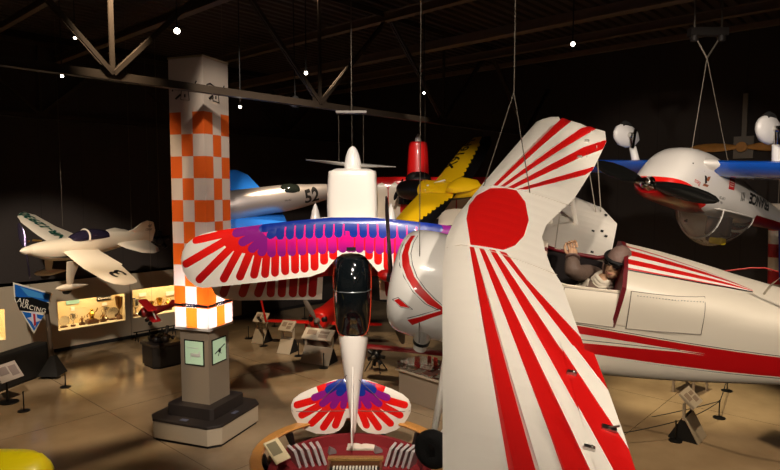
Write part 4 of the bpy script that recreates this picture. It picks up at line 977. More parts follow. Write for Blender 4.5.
# ------------------------------------------------------------------ white racer at the left
k = .8; Tn = CAM + (V((-10.45351, 16.84812, 3.27758)) - CAM) * k
NR = Pose(((-.37381, .84097, .3912), (-.92698, -.35294, -.12706), (.03122, -.41013, .91149)), Tn, k)
t = thing('racing_monoplane', 'cream white racing monoplane NR-12930 hanging in front of the left showcase', 'aeroplane', Tn, M=NR.M, scale=k)
far_ = [(-1.2, -.3), (-1.22, -.45), (-1.2, -.9), (-1.28, -1.81), (-1.45, -2.25), (-1.69, -2.5), (-1.91, -2.54), (-2.14, -2.36), (-2.24, -1.48), (-2.36, -1.2), (-2.5, -.85), (-2.5, -.3)]
nrw = Wing(far_ + [(-2.47, .42), (-2.54, 1.3), (-2.44, 1.36), (-2.2, 2.3), (-2.1, 2.42), (-1.88, 2.47), (-1.56, 2.48), (-1.3, 2.34), (-1.17, 2.1), (-1.08, 1.32), (-1.19, .4)], .06, .01); nrw.build('wing', CREAM, [], t, .15)
GREEN = mat('letter_green', (8, 72, 58), .45)
lettering('registration', 'NR-12930', .47, mtx((-1.72, -1.38, .2), (0.04, -1, 0), (1, 0.05, 0)), GREEN, t, surf=lambda p: V((p.x, p.y, nrw.up(p.x, p.y) + .024)), bold=.016)
lettering('race_number', '3', .85, mtx((-1.82, 1.88, .2), (0.3, -1, 0), (1, 0.3, 0)), BLACK, t, surf=lambda p: V((p.x, p.y, nrw.up(p.x, p.y) + .012)), bold=.012)
nst = [(-.28, 0, .0, .13, .13, .13, 2), (-.5, 0, .0, .19, .19, .2, 2.2), (-.95, 0, -.02, .27, .27, .32, 2.4), (-1.6, 0, 0, .3, .33, .38, 2.4), (-2.2, 0, .05, .29, .4, .38, 2.3), (-2.7, 0, .1, .25, .42, .36, 2.2), (-3.6, 0, .18, .16, .32, .26, 2.1), (-4.4, 0, .24, .07, .2, .16, 2), (-4.95, 0, .26, .02, .1, .1, 2)]
nm_ = mat('racer_cream', (232, 218, 194), .35, coat=.3); X, Y, Z = coords(nm_)
paint(nm_, [(conv(X, Z, [(-.6, -.12), (-1.6, -.2), (-1.75, -.16), (-1.6, -.12)]), (10, 40, 60)), (conv(X, Z, [(-.35, -.2), (-.9, -.3), (-.9, -.5), (-.35, -.4)]), (10, 70, 58))])
body('fuselage', nst, nm_, t, 32, 4)
MX = rot_to((1, 0, 0), (0, 1, 0)).to_4x4()
sp_ = MB().lathe([(.13, -.3), (.135, -.27), (.11, -.17), (.07, -.08), (.003, 0)], MX, 20).build('spinner', nm_, t)
for px, py in ((18.5, 223), (30, 279)):
    q = NR.loc(px, py, 0, -.2); hub = V((-.2, 0, 0)); d = V((0, q.y, q.z)); m = MB(); blade(m, hub, d, (1, 0, 0), d.length, .2, twist=.9, th=.025); m.build('propeller_blade', mat('blade_violet', (96, 84, 110), .2, .8), sp_)
nc_ = [(-1.55, 0, .28, .13, .05, .02, 2), (-1.75, 0, .32, .2, .16, .02, 2), (-2.1, 0, .36, .23, .24, .02, 2), (-2.5, 0, .38, .22, .22, .02, 2), (-2.85, 0, .4, .18, .13, .02, 2)]
cn = body('canopy', nc_, mat('racer_glass', (40, 34, 52), .1, coat=.6), t, 24, 4)
m = MB()
for x in (-2.05,): s4 = st_at(nc_, x); m.tube([V((x, (s4[3] + .01) * math.cos(a), s4[2] + (s4[4] + .01) * math.sin(a))) for a in [PI * q / 12 for q in range(13)]], .03 if x > -2.1 else .012, 6)
m.build('canopy_bow', CREAM, cn)
fin = [(-3.5, .42), (-3.95, .56), (-4.2, .78), (-4.45, .88), (-4.75, .82), (-4.97, .5), (-5.02, .1), (-4.9, -.02), (-4.3, .1)]
MB().prism(fin, -.025, .025, 0, Matrix(((1, 0, 0, 0), (0, 0, 1, 0), (0, 1, 0, 0), (0, 0, 0, 1)))).build('fin', CREAM, t, bevel=.015)
lettering('fin_lettering', '48', .17, mtx((-4.62, .03, .68), (-1, 0, 0), (0, 0, 1)), BLACK, t, .001)
lettering('fin_lettering', '12930', .12, mtx((-4.62, .03, .54), (-1, 0, 0), (0, 0, 1)), BLACK, t, .001)
Wing([(-3.2, .05), (-3.35, .5), (-3.7, .88), (-4.15, .98), (-4.5, .88), (-4.7, .6), (-4.75, .05), (-4.75, -.05), (-4.7, -.6), (-4.5, -.88), (-4.15, -.98), (-3.7, -.88), (-3.35, -.5), (-3.2, -.05)], .06, .12).build('tailplane', CREAM, [], t, .15)
for sg in (-1, 1):
    g = MB().loft([[V((x + dx * w, sg * (.5 + .03 * math.cos(q * PI / 5)), z)) + V((w * .5 * math.cos(q * PI / 5 + PI / 2), .0, 0)) for q in range(10)] for x, z, w, dx in ((-1.45, -.2, .5, 0), (-1.5, -.7, .3, 0), (-1.6, -1.05, .22, 0))]).build('gear_leg', CREAM, t)
    MB().loft([[V((x, sg * .5 + r * .55 * math.cos(2 * PI * q / 14), -1.1 + r * .62 * math.sin(2 * PI * q / 14))) for q in range(14)] for x, r in ((-1.12, .01), (-1.2, .1), (-1.4, .17), (-1.65, .18), (-2.0, .1), (-2.3, .01))]).build('wheel_fairing', CREAM, g)
    MB().lathe([(.05, -.05), (.14, -.05), (.165, 0), (.14, .05), (.05, .05)], Matrix.Translation((-1.55, sg * .5, -1.18)) @ rot_to((0, 1, 0)).to_4x4(), 20).build('tyre', RUBBER, g)
m = MB()
for px, py in ((40, 236), (33, 240)): q = NR.loc(px, py, 2, .1); m.tube([V((q.x + .1, -.45, .05)), V((q.x + .35, -.5, .06))], .03, 6)
m.build('exhaust_stub', mat('exhaust_tan', (160, 120, 60), .4, .5), t)
# dark engine exhibit hanging behind the tail
p = at(160, 240, 18.4); t = thing('aero_engine', 'small dark engine hanging behind the tail of the white racer', 'engine', p, 0)
m = MB(); m.ball((0, 0, 0), .16)
for k in range(5): a = 2 * PI * k / 5 + .3; m.tube([V((0, 0, 0)), V((.3 * math.cos(a), 0, .3 * math.sin(a)))], .075, 8)
m.build('cylinders', mat('engine_dark', (42, 42, 46), .4, .6), t)
MB().tube([V((-.1, -.1, 0)), V((-.15, -.45, .05))], .04, 8).tube([V((-.05, -.46, .3)), V((-.2, -.46, -.3))], .03, 6).build('propeller_shaft', STEEL, t)
MB().tube([V((0, 0, .1)), V((0, 0, ZC - p.z))], .008, 6).build('hanging_wire', CABLE, t)

# ------------------------------------------------------------------ inverted aerobatic monoplane at the right
nz = V((-.835, -.53, .15)).normalized(); up = V((-.06, .02, -1)); up = (up - nz * up.dot(nz)).normalized(); lf = up.cross(nz)
IV = Pose(Matrix((nz, lf, up)).transposed(), at(650, 184, 7.75))
t = thing('aerobatic_monoplane', 'red, white and blue monoplane hanging upside down at the right with its clear canopy below', 'aeroplane', IV.T, M=IV.M)
ist = [(.02, 0, .0, .2, .12, .08, 2.2), (-.12, 0, -.04, .32, .22, .25, 2.3), (-.42, 0, -.1, .38, .31, .45, 2.6), (-.95, 0, -.12, .38, .36, .46, 2.8), (-1.5, 0, -.1, .36, .32, .36, 2.5), (-2.1, 0, -.05, .31, .3, .27, 2.4), (-2.8, 0, .0, .22, .23, .19, 2.2), (-3.6, 0, .05, .12, .15, .12, 2), (-4.5, 0, .08, .04, .1, .08, 2)]
im = mat('inverted_white', (226, 220, 214), .3, coat=.5); X, Y, Z = coords(im)
paint(im, [((Z + X * .26 + .05 - ((X * 6.0).sin()) * .03).gt(0) * X.gt(-1.5), (150, 10, 14)), ((Z + X * .26 + .07 - ((X * 6.0).sin()) * .03).fabs().lt(.03) * X.gt(-.8), (220, 26, 18)), (Z.gt(.1) * X.lt(-2.2), (120, 12, 18))])
body('fuselage', ist, im, t, 40, 5)
cst = [(-.92, 0, .12, .2, .1, .02, 2), (-1.05, 0, .14, .29, .32, .02, 2), (-1.3, 0, .15, .34, .48, .02, 2), (-1.65, 0, .15, .34, .5, .02, 2), (-2.0, 0, .15, .3, .36, .02, 2), (-2.3, 0, .15, .2, .14, .02, 2)]
cn = body('canopy', cst, CANOPY_CLEAR, t, 36, 4)
m = MB()
for x in (-1.22, -2.2): s4 = st_at(cst, x); m.tube([V((x, (s4[3]) * math.cos(a), s4[2] + s4[4] * math.sin(a))) for a in [PI * q / 16 for q in range(17)]], .014, 6)
for sg in (-1, 1): m.tube([V((x, sg * hw, .15)) for x, _, _, hw, *r in cst], .012, 6)
m.build('canopy_frame', mat('frame_white', (214, 208, 200), .4), cn)
MB().box((-1.75, 0, .32), (.12, .34, .34)).box((-1.66, .0, .5), (.08, .2, .16)).build('seat_back', mat('seat_brown', (92, 62, 44), .7), t, bevel=.03)
MB().box((-1.68, -.06, .56), (.14, .2, .1)).build('headrest', mat('headrest_yellow', (236, 206, 20), .6), t, bevel=.03)
MX = rot_to((1, 0, 0), (0, 1, 0)).to_4x4()
hb = MB().lathe([(.1, -.02), (.1, .03), (.07, .06), (.07, .12), (.04, .14)], MX, 14).tube([V((.06, -.14, .03)), V((.06, .14, -.03))], .05, 10).build('propeller_hub', CHROME, t)
for px, py in ((594, 162.5), (719, 201)):
    q = IV.loc(px, py, 0, .06); d = V((0, q.y, q.z)); m = MB(); blade(m, (.06, 0, 0), d, (1, 0, 0), d.length, .2, twist=.5, th=.03); m.build('propeller_blade', mat('blade_black', (18, 18, 17), .25, coat=.3), hb)
iw = Wing([(-.62, -.3), (-.68, -2.9), (-.8, -3.2), (-1.2, -3.2), (-1.45, -3.0), (-1.78, -.3), (-1.78, .3), (-1.45, 3.0), (-1.2, 3.2), (-.8, 3.2), (-.68, 2.9), (-.62, .3)], .12, -.4)
iw.build('wing', [BLUE, mat('wing_silver', (196, 200, 210), .3)], [([(-1.3, -3.2), (-1.36, -3.2), (-1.55, -.3), (-1.47, -.3)], 1), ([(-1.3, 3.2), (-1.36, 3.2), (-1.55, .3), (-1.47, .3)], 1)], t, .2, under=0, double=True)
MB().loft([ring_pts(x, 0, -.38, hw, h_, h_, 2, 24) for x, hw, h_ in ((-.5, .3, .03), (-.62, .5, .1), (-1.0, .56, .13), (-1.5, .52, .1), (-1.9, .3, .04))]).build('wing_root_fairing', im, t)
for px, py, sg in ((776, 129, -1), (630, 135, 1)):
    q = IV.loc(px, py, 1, sg * 1.02); c = V((q.x, sg * 1.02, q.z)); foot = V((-1.0, sg * 1.0, -.46))
    g = MB().tube([foot, foot + (c - foot) * .55], [.06, .05], 14).build('gear_leg', WHITE_GLOSS, t)
    MB().tube([foot + (c - foot) * .5, c], .03, 8).tube([c + V((.0, -.05, 0)), c + V((0, .05, 0))], .04, 8).box(c + V((.0, -.08 * 1, .06)), (.05, .02, .28)).build('gear_fork', CHROME, g)
    MB().loft([[c + V((x, r * .5 * math.cos(2 * PI * q / 16) + .1, r * math.sin(2 * PI * q / 16))) for q in range(16)] for x, r in ((.24, .02), (.2, .1), (.08, .17), (-.08, .18), (-.26, .12), (-.36, .02))]).build('wheel_pant', mat('pant_white', (216, 212, 210), .35, coat=.3), g)
    MB().lathe([(.05, -.045), (.12, -.05), (.15, 0), (.12, .05), (.05, .045)], Matrix.Translation(c + V((0, .1, -.07))) @ rot_to((0, 1, 0)).to_4x4(), 20).build('tyre', RUBBER, g)
fy = Matrix(((1, 0, 0, 0), (0, 0, 1, 0), (0, 1, 0, 0), (0, 0, 0, 1)))
MB().prism([(-3.5, .1), (-3.85, 1.0), (-4.0, 1.12), (-4.15, 1.05), (-4.5, .1)], -.03, .03, 0, fy).build('fin', mat('fin_navy', (14, 26, 74), .35, coat=.3), t, bevel=.015)
Wing([(-3.6, .06), (-3.85, 1.0), (-4.3, 1.05), (-4.4, .06), (-4.4, -.06), (-4.3, -1.05), (-3.85, -1.0), (-3.6, -.06)], .05, .05).build('tailplane', BLUE, [], t, .2, double=True)
MB().ball((-.47, -.2, -.49), .03).ball((-1.0, .0, -.56), (.05, .05, .04)).tube([V((-.9, 0, -.55)), V((-.9, 0, -.62))], .03, 8).build('belly_fittings', STEEL, t)
MB().ball(side_pt(ist, -.35, -.32, -1, -.01), (.035, .02, .028)).build('air_hole', BLACK, t)
def side_text(txt, size, x, z, m_, xd=(1, 0, 0), ud=(0, 0, 1), bold=0): lettering('lettering', txt, size, mtx((x, 0, z), xd, ud), m_, t, surf=lambda p: side_pt(ist, p.x, p.z, -1, .006), bold=bold)
def side_patch(name, x, z, w, h, m_, skew=0):
    g = MB(); n = 5; P = [[side_pt(ist, x + (i / n - .5) * w + skew * (j / n - .5), z + (j / n - .5) * h, -1, .005) for j in range(n + 1)] for i in range(n + 1)]
    g.loft(P, 0, False, True, False).build(name, m_, t)
def tx(px, py): return IV.pl(px, py, 1, -.33)
x_, z_ = tx(729, 184); side_patch('badge', x_, z_, .15, .15, mat('badge_red', (196, 28, 30), .4))
for dz in (-.03, 0, .03): side_patch('badge_line', x_, z_ + dz, .1, .01, PAPER)
x_, z_ = tx(694, 180); side_text('Beauty', .085, x_ + .05, z_ + .02, mat('script_red', (196, 30, 34), .4), (1, 0, -.2), (.2, 0, 1))
x_, z_ = tx(702, 178); side_patch('nose_art', x_, z_, .05, .17, mat('art_black', (30, 24, 22), .5), -.05); side_patch('nose_art', x_ - .07, z_ - .03, .06, .12, mat('art_brown', (150, 84, 50), .5), .05); side_patch('nose_art', x_ - .02, z_ + .09, .12, .03, mat('art_brown', (150, 84, 50), .5), .02)
x_, z_ = tx(720, 198)
side_text('CAP 20', .05, x_ + .02, z_, BLACK); side_text('No. 1', .05, x_ + .02, z_ + .06, BLACK)
x_, z_ = tx(741, 196); side_text('III', .18, x_, z_, BLACK, (1, 0, .15), (-.4, 0, 1))
x_, z_ = tx(760, 204); side_text('FRANCE', .2, x_ - .05, z_ - .04, BLACK, (1, 0, -.03), (-.1, 0, 1), .008)
IVP = t

# ------------------------------------------------------------------ silver and blue racer with number 52
nz = V((-.86, -.5, -.03)).normalized(); up = V((.25, -.42, .87)); up = (up - nz * up.dot(nz)).normalized()
NFT = at(228, 208, 14.2); R5 = Matrix((nz, up.cross(nz), up)).transposed(); RC = Pose(R5, NFT)
t = thing('racing_monoplane', 'silver racing monoplane number 52 with blue wings, half hidden behind the pylon', 'aeroplane', NFT, M=R5)
zc0 = lambda px, y0, y1: None
cs = [(226, 193.5, 222), (262, 189, 213.5), (290, 186, 209), (310, 185.6, 204), (326, 185, 199)]
rst = [(1.12, 0, -.05, .05, .05, .05, 2), (1.0, 0, -.04, .24, .24, .26, 2), (.6, 0, -.03, .34, .34, .36, 2)]
for px, ya, yb in cs:
    a, b = RC.loc(px, ya, 1, 0), RC.loc(px, yb, 1, 0); rst.append((a.x, 0, (a.z + b.z) / 2, abs(a.z - b.z) / 2 * .98, abs(a.z - b.z) / 2, abs(a.z - b.z) / 2, 2))
lx = rst[-1]; rst += [(lx[0] - .7, 0, lx[2] + .02, .09, .1, .1, 2), (lx[0] - 1.2, 0, lx[2] + .03, .02, .04, .04, 2)]
body('fuselage', rst, ALU, t, 32, 4)
q0, q1 = RC.loc(279, 193, 1, 0), RC.loc(297, 190, 1, 0)
xa, xb = q0.x, q1.x; za = st_at(rst, xa)[2] + st_at(rst, xa)[4]; L5 = xa - xb
MB().loft([ring_pts(x, 0.02, z, w, h_, .06, 2, 24) for x, z, w, h_ in ((xa + .02, za - .03, .05, .02), (xa - L5 * .25, za - .04, .17, .09), (xa - L5 * .6, za - .05, .19, .12), (xa - L5, za - .08, .17, .12), (xa - L5 - .12, za - .12, .1, .05))]).build('canopy', mat('racer_canopy', (26, 30, 26), .08, coat=.6), t)
x5, z5 = RC.pl(312.5, 194.5, 1, .25)
lettering('race_number', '52', .4, mtx((x5, 0, z5 - .07), (-1, 0, .12), (.12, 0, 1)), BLACK, t, surf=lambda p: side_pt(rst, p.x, p.z, 1, .006), bold=.012)
x5, z5 = RC.pl(288, 200, 1, .3); lettering('small_lettering', 'N6162', .06, mtx((x5, 0, z5), (-1, 0, .12), (.12, 0, 1)), BLACK, t, surf=lambda p: side_pt(rst, p.x, p.z, 1, .006))
zw = -.2
wx0, wx1 = RC.loc(226, 216, 1, .34).x + .1, RC.loc(288, 211, 1, .34).x
print('w52', wx0, wx1, rst)
b52 = mat('racer_blue', (36, 112, 206), .25, coat=.5)
Wing([(wx0 + .1, .2), (wx0 - .1, 1.9), (wx0 - .25, 2.2), (wx1 + .5, 2.25), (wx1 + .3, 2.0), (wx1, .2), (wx1, -.2), (wx1 + .3, -2.0), (wx1 + .5, -2.25), (wx0 - .25, -2.2), (wx0 - .1, -1.9), (wx0 + .1, -.2)], .1, zw).build('wing', b52, [], t, .2)
Wing([(lx[0] - .5, .05), (lx[0] - .7, .8), (lx[0] - 1.1, .8), (lx[0] - 1.15, 0), (lx[0] - 1.1, -.8), (lx[0] - .7, -.8), (lx[0] - .5, -.05)], .04, lx[2]).build('tailplane', b52, [], t, .2)
MB().prism([(lx[0] - .5, lx[2] + .05), (lx[0] - .85, lx[2] + .6), (lx[0] - 1.15, lx[2] + .6), (lx[0] - 1.2, lx[2])], -.02, .02, 0, fy).build('fin', b52, t, bevel=.01)
R52 = t

# ------------------------------------------------------------------ red monoplane with white scallops, nose up
SC = Pose(((0, -1, 0), (0, 0, -1), (1, 0, 0)), at(418, 178, 17.5))
t = thing('scalloped_monoplane', 'red nose-up monoplane with white scallops on the wing, hanging behind the rainbow biplane', 'aeroplane', SC.T, M=SC.M)
S3 = lambda x, y, z=0: SC.pl(x, y, 2, z)
wo = [(350, 177), (490, 177), (494, 184), (492, 214), (486, 219), (350, 219), (344, 214), (342, 184)]
rgs = []
for xc in [394.5 - 12.7 * q for q in range(4)] + [437 + 12.7 * q for q in range(5)]: rgs.append(([S3(*p) for p in [(xc - 5.6, 220), (xc - 5.9, 190), (xc - 4.3, 185), (xc, 182.5), (xc + 4.3, 185), (xc + 5.9, 190), (xc + 5.6, 220)]], 1))
Wing([S3(*p) for p in wo], .14).build('wing', [mat('scallop_red', (196, 20, 20), .35, coat=.3), CREAM], rgs, t, .2)
X_ = lambda py: S3(418, py)[0]
sst = [(X_(142), 0, .0, .17, .17, .17, 2.4), (X_(144), 0, 0, .26, .26, .26, 2.4), (X_(160), 0, 0, .3, .3, .3, 2.3), (X_(182), 0, 0, .32, .32, .34, 2.3), (X_(215), 0, 0, .3, .34, .34, 2.3), (X_(300), 0, 0, .08, .12, .12, 2)]
body('fuselage', sst, mat('scallop_red', (196, 20, 20), .35), t, 28, 4)
MB().lathe([(.09, X_(143)), (.1, X_(142)), (.08, X_(138)), (.04, X_(135)), (.002, X_(133.5))], rot_to((1, 0, 0), (0, 1, 0)).to_4x4(), 18).build('spinner', WHITE_GLOSS, t)
body('windscreen', [(X_(170), 0, .2, .1, .05, .02, 2), (X_(176), 0, .22, .34, .2, .02, 2.2), (X_(184), 0, .24, .38, .24, .02, 2.4), (X_(187), 0, .24, .36, .22, .02, 2.4)], BLACK, t, 24, 3)
body('canopy', [(X_(188), .25, .2, .34, .22, .02, 4), (X_(204), .25, .2, .34, .22, .02, 4)], DARK_GLASS, t, 24, 2)
tq = [(405, 285), (431, 285), (440, 300), (431, 306), (405, 306), (396, 300)]; Wing([S3(*p) for p in tq], .05).build('tailplane', CREAM, [], t, .2)

# ------------------------------------------------------------------ yellow and black monoplane
k = .74; Ty = CAM + (V((.4878, 22.3301, 5.0981)) - CAM) * k
YE = Pose(((-.6974, -.5637, -.4427), (.7167, -.5423, -.4385), (.0071, -.6231, .7821)), Ty, k)
t = thing('yellow_monoplane', 'yellow monoplane with black scalloped wing edges hanging high in the middle', 'aeroplane', Ty, M=YE.M, scale=k)
Y3 = lambda x, y, z=0: YE.pl(x, y, 2, z)
c6 = lambda L: [(380 + x * .1914, 130 + y * .1914) for x, y in L]
nearw = [Y3(*p) for p in c6([(212, 322), (400, 332), (372, 372), (330, 430), (270, 490), (200, 530), (40, 530), (70, 480), (120, 420)])]
farw = [Y3(*p) for p in c6([(270, 290), (330, 215), (430, 90), (490, 40), (575, 30), (585, 70), (540, 160), (470, 275)])]
def scall(poly_px, n, a, b, amp):
    pts_ = []
    for i in range(n):
        for q in range(5):
            f = (i + q / 5) / n; x = a[0] + (b[0] - a[0]) * f; y = a[1] + (b[1] - a[1]) * f; d = math.hypot(b[0] - a[0], b[1] - a[1]); nx, ny = -(b[1] - a[1]) / d, (b[0] - a[0]) / d
            w = amp * math.sin(PI * q / 5); pts_.append((x + nx * w, y + ny * w))
    return pts_
ynear = c6([(385, 340)] + scall(None, 9, (380, 342), (190, 482), 9)[1:] + [(40, 520), (70, 480), (120, 420), (205, 318)])
ynear = c6([(205, 316), (385, 330)] + scall(None, 9, (380, 340), (185, 485), -10)[1:] + [(150, 530), (20, 530), (70, 470)])
yfar = c6([(262, 300), (330, 205), (430, 80), (495, 20), (535, 30)] + scall(None, 9, (520, 70), (415, 268), -10) + [(410, 276)])
YMAT = mat('cub_yellow', (232, 184, 14), .4, coat=.2)
for o_, rg_ in ((nearw, ynear), (farw, yfar)):
    w_ = Wing(o_, .04); w_.build('wing_panel', [BLACK, YMAT], [([Y3(*p) for p in rg_], 1)], t, .2)
    if o_ is farw:
        a, b = V((*Y3(*c6([(372, 190)])[0]), 0)), V((*Y3(*c6([(470, 70)])[0]), 0)); d_ = (b - a).normalized()
        lettering('registration', 'X916H', .62, mtx((a + b) / 2, d_, (-d_.y, d_.x, 0)), BLACK, t, surf=lambda p, w_=w_: V((p.x, p.y, w_.up(p.x, p.y) + .01)), bold=.012)
yst = [(.25, 0, -.1, .1, .1, .1, 2), (.1, 0, -.1, .3, .28, .3, 2.2), (-.6, 0, -.1, .36, .34, .38, 2.4), (-1.3, 0, -.1, .36, .3, .36, 2.4), (-2.2, 0, -.12, .34, .2, .32, 2.6), (-3.5, 0, -.1, .2, .16, .2, 2.4), (-4.6, 0, -.06, .05, .1, .1, 2)]
ym = mat('cub_body', (232, 184, 14), .4, coat=.2); X, Y, Z = coords(ym); paint(ym, [(X.gt(-1.0), (16, 14, 14)), (Z.lt(-.22), (16, 14, 14))])
body('fuselage', yst, ym, t, 28, 4)
hb = MB().lathe([(.1, .24), (.08, .3), (.02, .34)], Matrix.Translation((0, 0, -.1)) @ rot_to((1, 0, 0), (0, 1, 0)).to_4x4(), 14).build('propeller_hub', BLACK, t)
q = YE.loc(394, 200, 0, .3)
for sg in (1, -1): m = MB(); d = V((0, q.y, q.z + .1)) * sg; blade(m, (.3, 0, -.1), d, (1, 0, 0), min(1.0, d.length), .16); m.build('propeller_blade', BLACK, hb)
MB().tube([V((-1.35, .28, .1)), V((-1.5, -.05, .14)), V((-1.9, -.3, .1))], .03, 6).ball((-1.4, .1, .16), .05).build('wing_fittings', PAPER, t)
Wing([(-2.25, .05), (-2.35, .36), (-2.8, .42), (-3.3, .3), (-3.7, .05), (-3.3, -.3), (-2.5, -.3)], .16, .1).build('top_fairing', YMAT, [], t, .15)
tlp = [Y3(*p, -.05) for p in ((438, 226), (439, 214), (444, 210.5), (452, 209), (466, 209), (470, 212), (468, 224))]
Wing(tlp, .06, -.05).build('tailplane', CREAM, [], t, .2)

# ------------------------------------------------------------------ round red display under the nose-up biplane
rc = at(350.5, 480, 10.0); RC0 = V((rc.x, rc.y, 0)); ZR = .62
t = thing('round_display', 'round red carpeted display with a wooden handrail under the tail of the nose-up biplane', 'display stand', RC0)
m = MB()
prof = [(1.46, ZR), (1.62, ZR), (1.64, ZR + .03), (1.62, ZR + .06), (1.46, ZR + .06), (1.44, ZR + .03), (1.46, ZR)]
n_ = 72
m.add([V((r * math.cos(2 * PI * k / n_), r * math.sin(2 * PI * k / n_), h)) for k in range(n_) for r, h in prof[:6]], [(k * 6 + j, ((k + 1) % n_) * 6 + j, ((k + 1) % n_) * 6 + (j + 1) % 6, k * 6 + (j + 1) % 6) for k in range(n_) for j in range(6)], 0, True)
m.build('handrail', WOOD, t)
m = MB(); pr_ = [(1.3, 0), (1.36, .42), (1.28, .46), (1.2, .46), (1.18, .28), (.9, .26), (.002, .26)]
m.lathe(pr_, None, 72, smooth=False); m.build('carpeted_drum', CARPET, t)
MB().lathe([(1.42, .0), (1.42, .06), (1.3, .06)], None, 60, smooth=False).build('base_ring', BLACK_MATT, t)
for a in (38, 68, 112, 142, 180, 0, 215, 325, 250, 290):
    A = math.radians(a); d = V((math.cos(A), math.sin(A), 0)); s_ = V((-d.y, d.x, 0)); m = MB()
    m.prism([(1.3, .38), (1.6, ZR - .02), (1.6, ZR + .0), (1.42, ZR + .0), (1.3, .2)], -.03, .03, 0, Matrix((tuple(d) + (0,), (0, 0, 0, 0), (0, 0, 0, 0), (0, 0, 0, 1))).transposed() @ Matrix.Identity(4) if False else Matrix(((d.x, 0, s_.x, 0), (d.y, 0, s_.y, 0), (0, 1, 0, 0), (0, 0, 0, 1))))
    m.build('rail_bracket', BLACK, t)
def on_drum(px, py, z=.27): p = at_floor(px, py, z); return p
sheet = mat('grey_sheet', (176, 168, 164), .3, noise=.15, nscale=14)
for side, xs in ((-1, (297, 304, 311, 318, 324)), (1, (388, 394, 400, 406, 412))):
    for k, px in enumerate(xs):
        p = on_drum(px, 462 + (abs(px - 351) - 30) * .12); o = MB().box((0, 0, .17), (.05, .28, .34)).build('acrylic_sheet', sheet, loc=p, rotz=side * (-.35 - .06 * (k if side > 0 else 4 - k)), bevel=.003)
        o.rotation_euler.y = side * .3
        nth = ('first', 'second', 'third', 'fourth', 'fifth')[k]
        tag(o, f'grey upright sheet, {nth} from the left in the {"left" if side < 0 else "right"} hand fan on the red display', 'sheet', 'fanned grey sheets on the red display')
p = on_drum(355, 473, .27); t = thing('wooden_tray', 'gold-edged wooden tray with dark inside at the front of the red display', 'tray', p)
w = .95
MB().box((0, .2, .16), (w, .1, .06)).build('gold_edge', mat('gilded_edge', (168, 128, 72), .35, .5, noise=.5, nscale=50, bump=.5), t, bevel=.008)
m = MB(); m.box((0, .2, .06), (w - .06, .08, .13)).box((-w / 2 + .04, -.1, .08), (.04, .5, .16)).box((w / 2 - .04, -.1, .08), (.04, .5, .16)); m.build('sides', WOOD_DARK, t)
MB().box((0, -.1, .02), (w - .12, .5, .03)).build('dark_lining', BLACK_MATT, t)
m = MB()
for k in range(14): m.box((-.36 + k * .055, .05, .05), (.03, .12, .05))
m.build('card_row', PAPER, t)
p = at_floor(361, 447.5, .27); t = thing('open_book', 'open white book lying on the red display behind the wooden tray', 'book', p)
for sg in (-1, 1):
    m = MB(); m.loft([[V((sg * x, y, .015 + .02 * math.sin(min(1, x / .1) * PI * .5) * (1 - x * 1.2))) for x in (0, .04, .1, .18, .25)] for y in (-.12, .12)], 0, False, True, False); m.loft([[V((sg * x, y, .003)) for x in (0, .1, .26)] for y in (-.125, .125)], 0, False, False, False); m.build('page', PAPER, t)
for px, py, lab in ((332, 453, 'small grey block left of the open book on the red display'), (378, 452, 'small grey block right of the open book on the red display')):
    o = MB().prism([(-.07, 0), (.07, 0), (.07, .05), (-.04, .12)], -.05, .05, 0, fy).build('caption_block', mat('caption_grey', (120, 108, 106), .5), loc=at_floor(px, py, .28), rotz=.4); tag(o, lab, 'sign block', 'grey blocks on the red display')
p = at(277, 451, 10.0); t = thing('reader_board', 'cream slanted reader board on the left side of the round handrail', 'sign', p, .9)
MB().box((0, 0, 0), (.3, .03, .42), R=Matrix.Rotation(-.9, 3, 'X')).build('board', mat('reader_cream', (206, 190, 150), .5), t)
m = MB(); Rb = Matrix.Rotation(-.9, 3, 'X')
m.box(Rb @ V((-.03, -.018, .05)), (.2, .004, .24), R=Rb).build('photo_print', mat('print_olive', (120, 112, 84), .5), t)
MB().tube([V((0, .02, 0)), V((.08, .12, -.3))], .02, 6).build('arm', BLACK, t)

# ------------------------------------------------------------------ info stands, barrier posts
def info_stand(px, py, rz, label, w=.62, group='angled info stands', h=.95):
    p = at_floor(px, py); t = thing('info_stand', label, 'info stand', p, rz, group)
    pr = [(-.26, 0), (.3, 0), (.3, .04), (.06, .46), (-.0, .46)]
    m = MB(); m.prism(pr, -w / 2 + .02, w / 2 - .02, 0, Matrix(((0, 0, 1, 0), (1, 0, 0, 0), (0, 1, 0, 0), (0, 0, 0, 1)))); m.build('wedge_base', BLACK_MATT, t)
    m = MB(); a = math.atan2(.46, .26); L_ = math.hypot(.26, .46); m.box((0, -.135, .235), (w, .02, L_), R=Matrix.Rotation(-(PI / 2 - a), 3, 'X')); m.build('front_panel', BEIGE, t)
    for sx in (-1, 1): MB().box((sx * (w / 2 - .03), .02, .6), (.06, .05, .34)).build('post', BEIGE, t)
    R = Matrix.Rotation(.75, 3, 'X'); m = MB(); m.box((0, -.02, .82), (w + .02, .38, .05), R=R); m.build('reading_panel', mat('panel_cream', (206, 190, 166), .5), t)
    m = MB()
    for x, y, ww, hh in ((-.14, .05, .2, .2), (.13, .08, .2, .1), (.12, -.08, .2, .14)): m.box(V((0, -.02, .82)) + R @ V((x * w / .62, y * .8, .027)), (ww * w / .62, hh * .8, .006), R=R)
    m.build('printed_label', mat('label_brown', (158, 136, 116), .6), t)
    return t
info_stand(262, 342, -.42, 'leftmost of the cream info stands behind the nose-up biplane', .46)
info_stand(288, 352, -.42, 'middle single cream info stand between barrier posts', .46)
info_stand(319, 362, -.42, 'wide double info stand just left of the nose-up biplane fuselage', .95)
info_stand(688, 437, .85, 'cream info stand with black sides alone on the floor at lower right', .6)
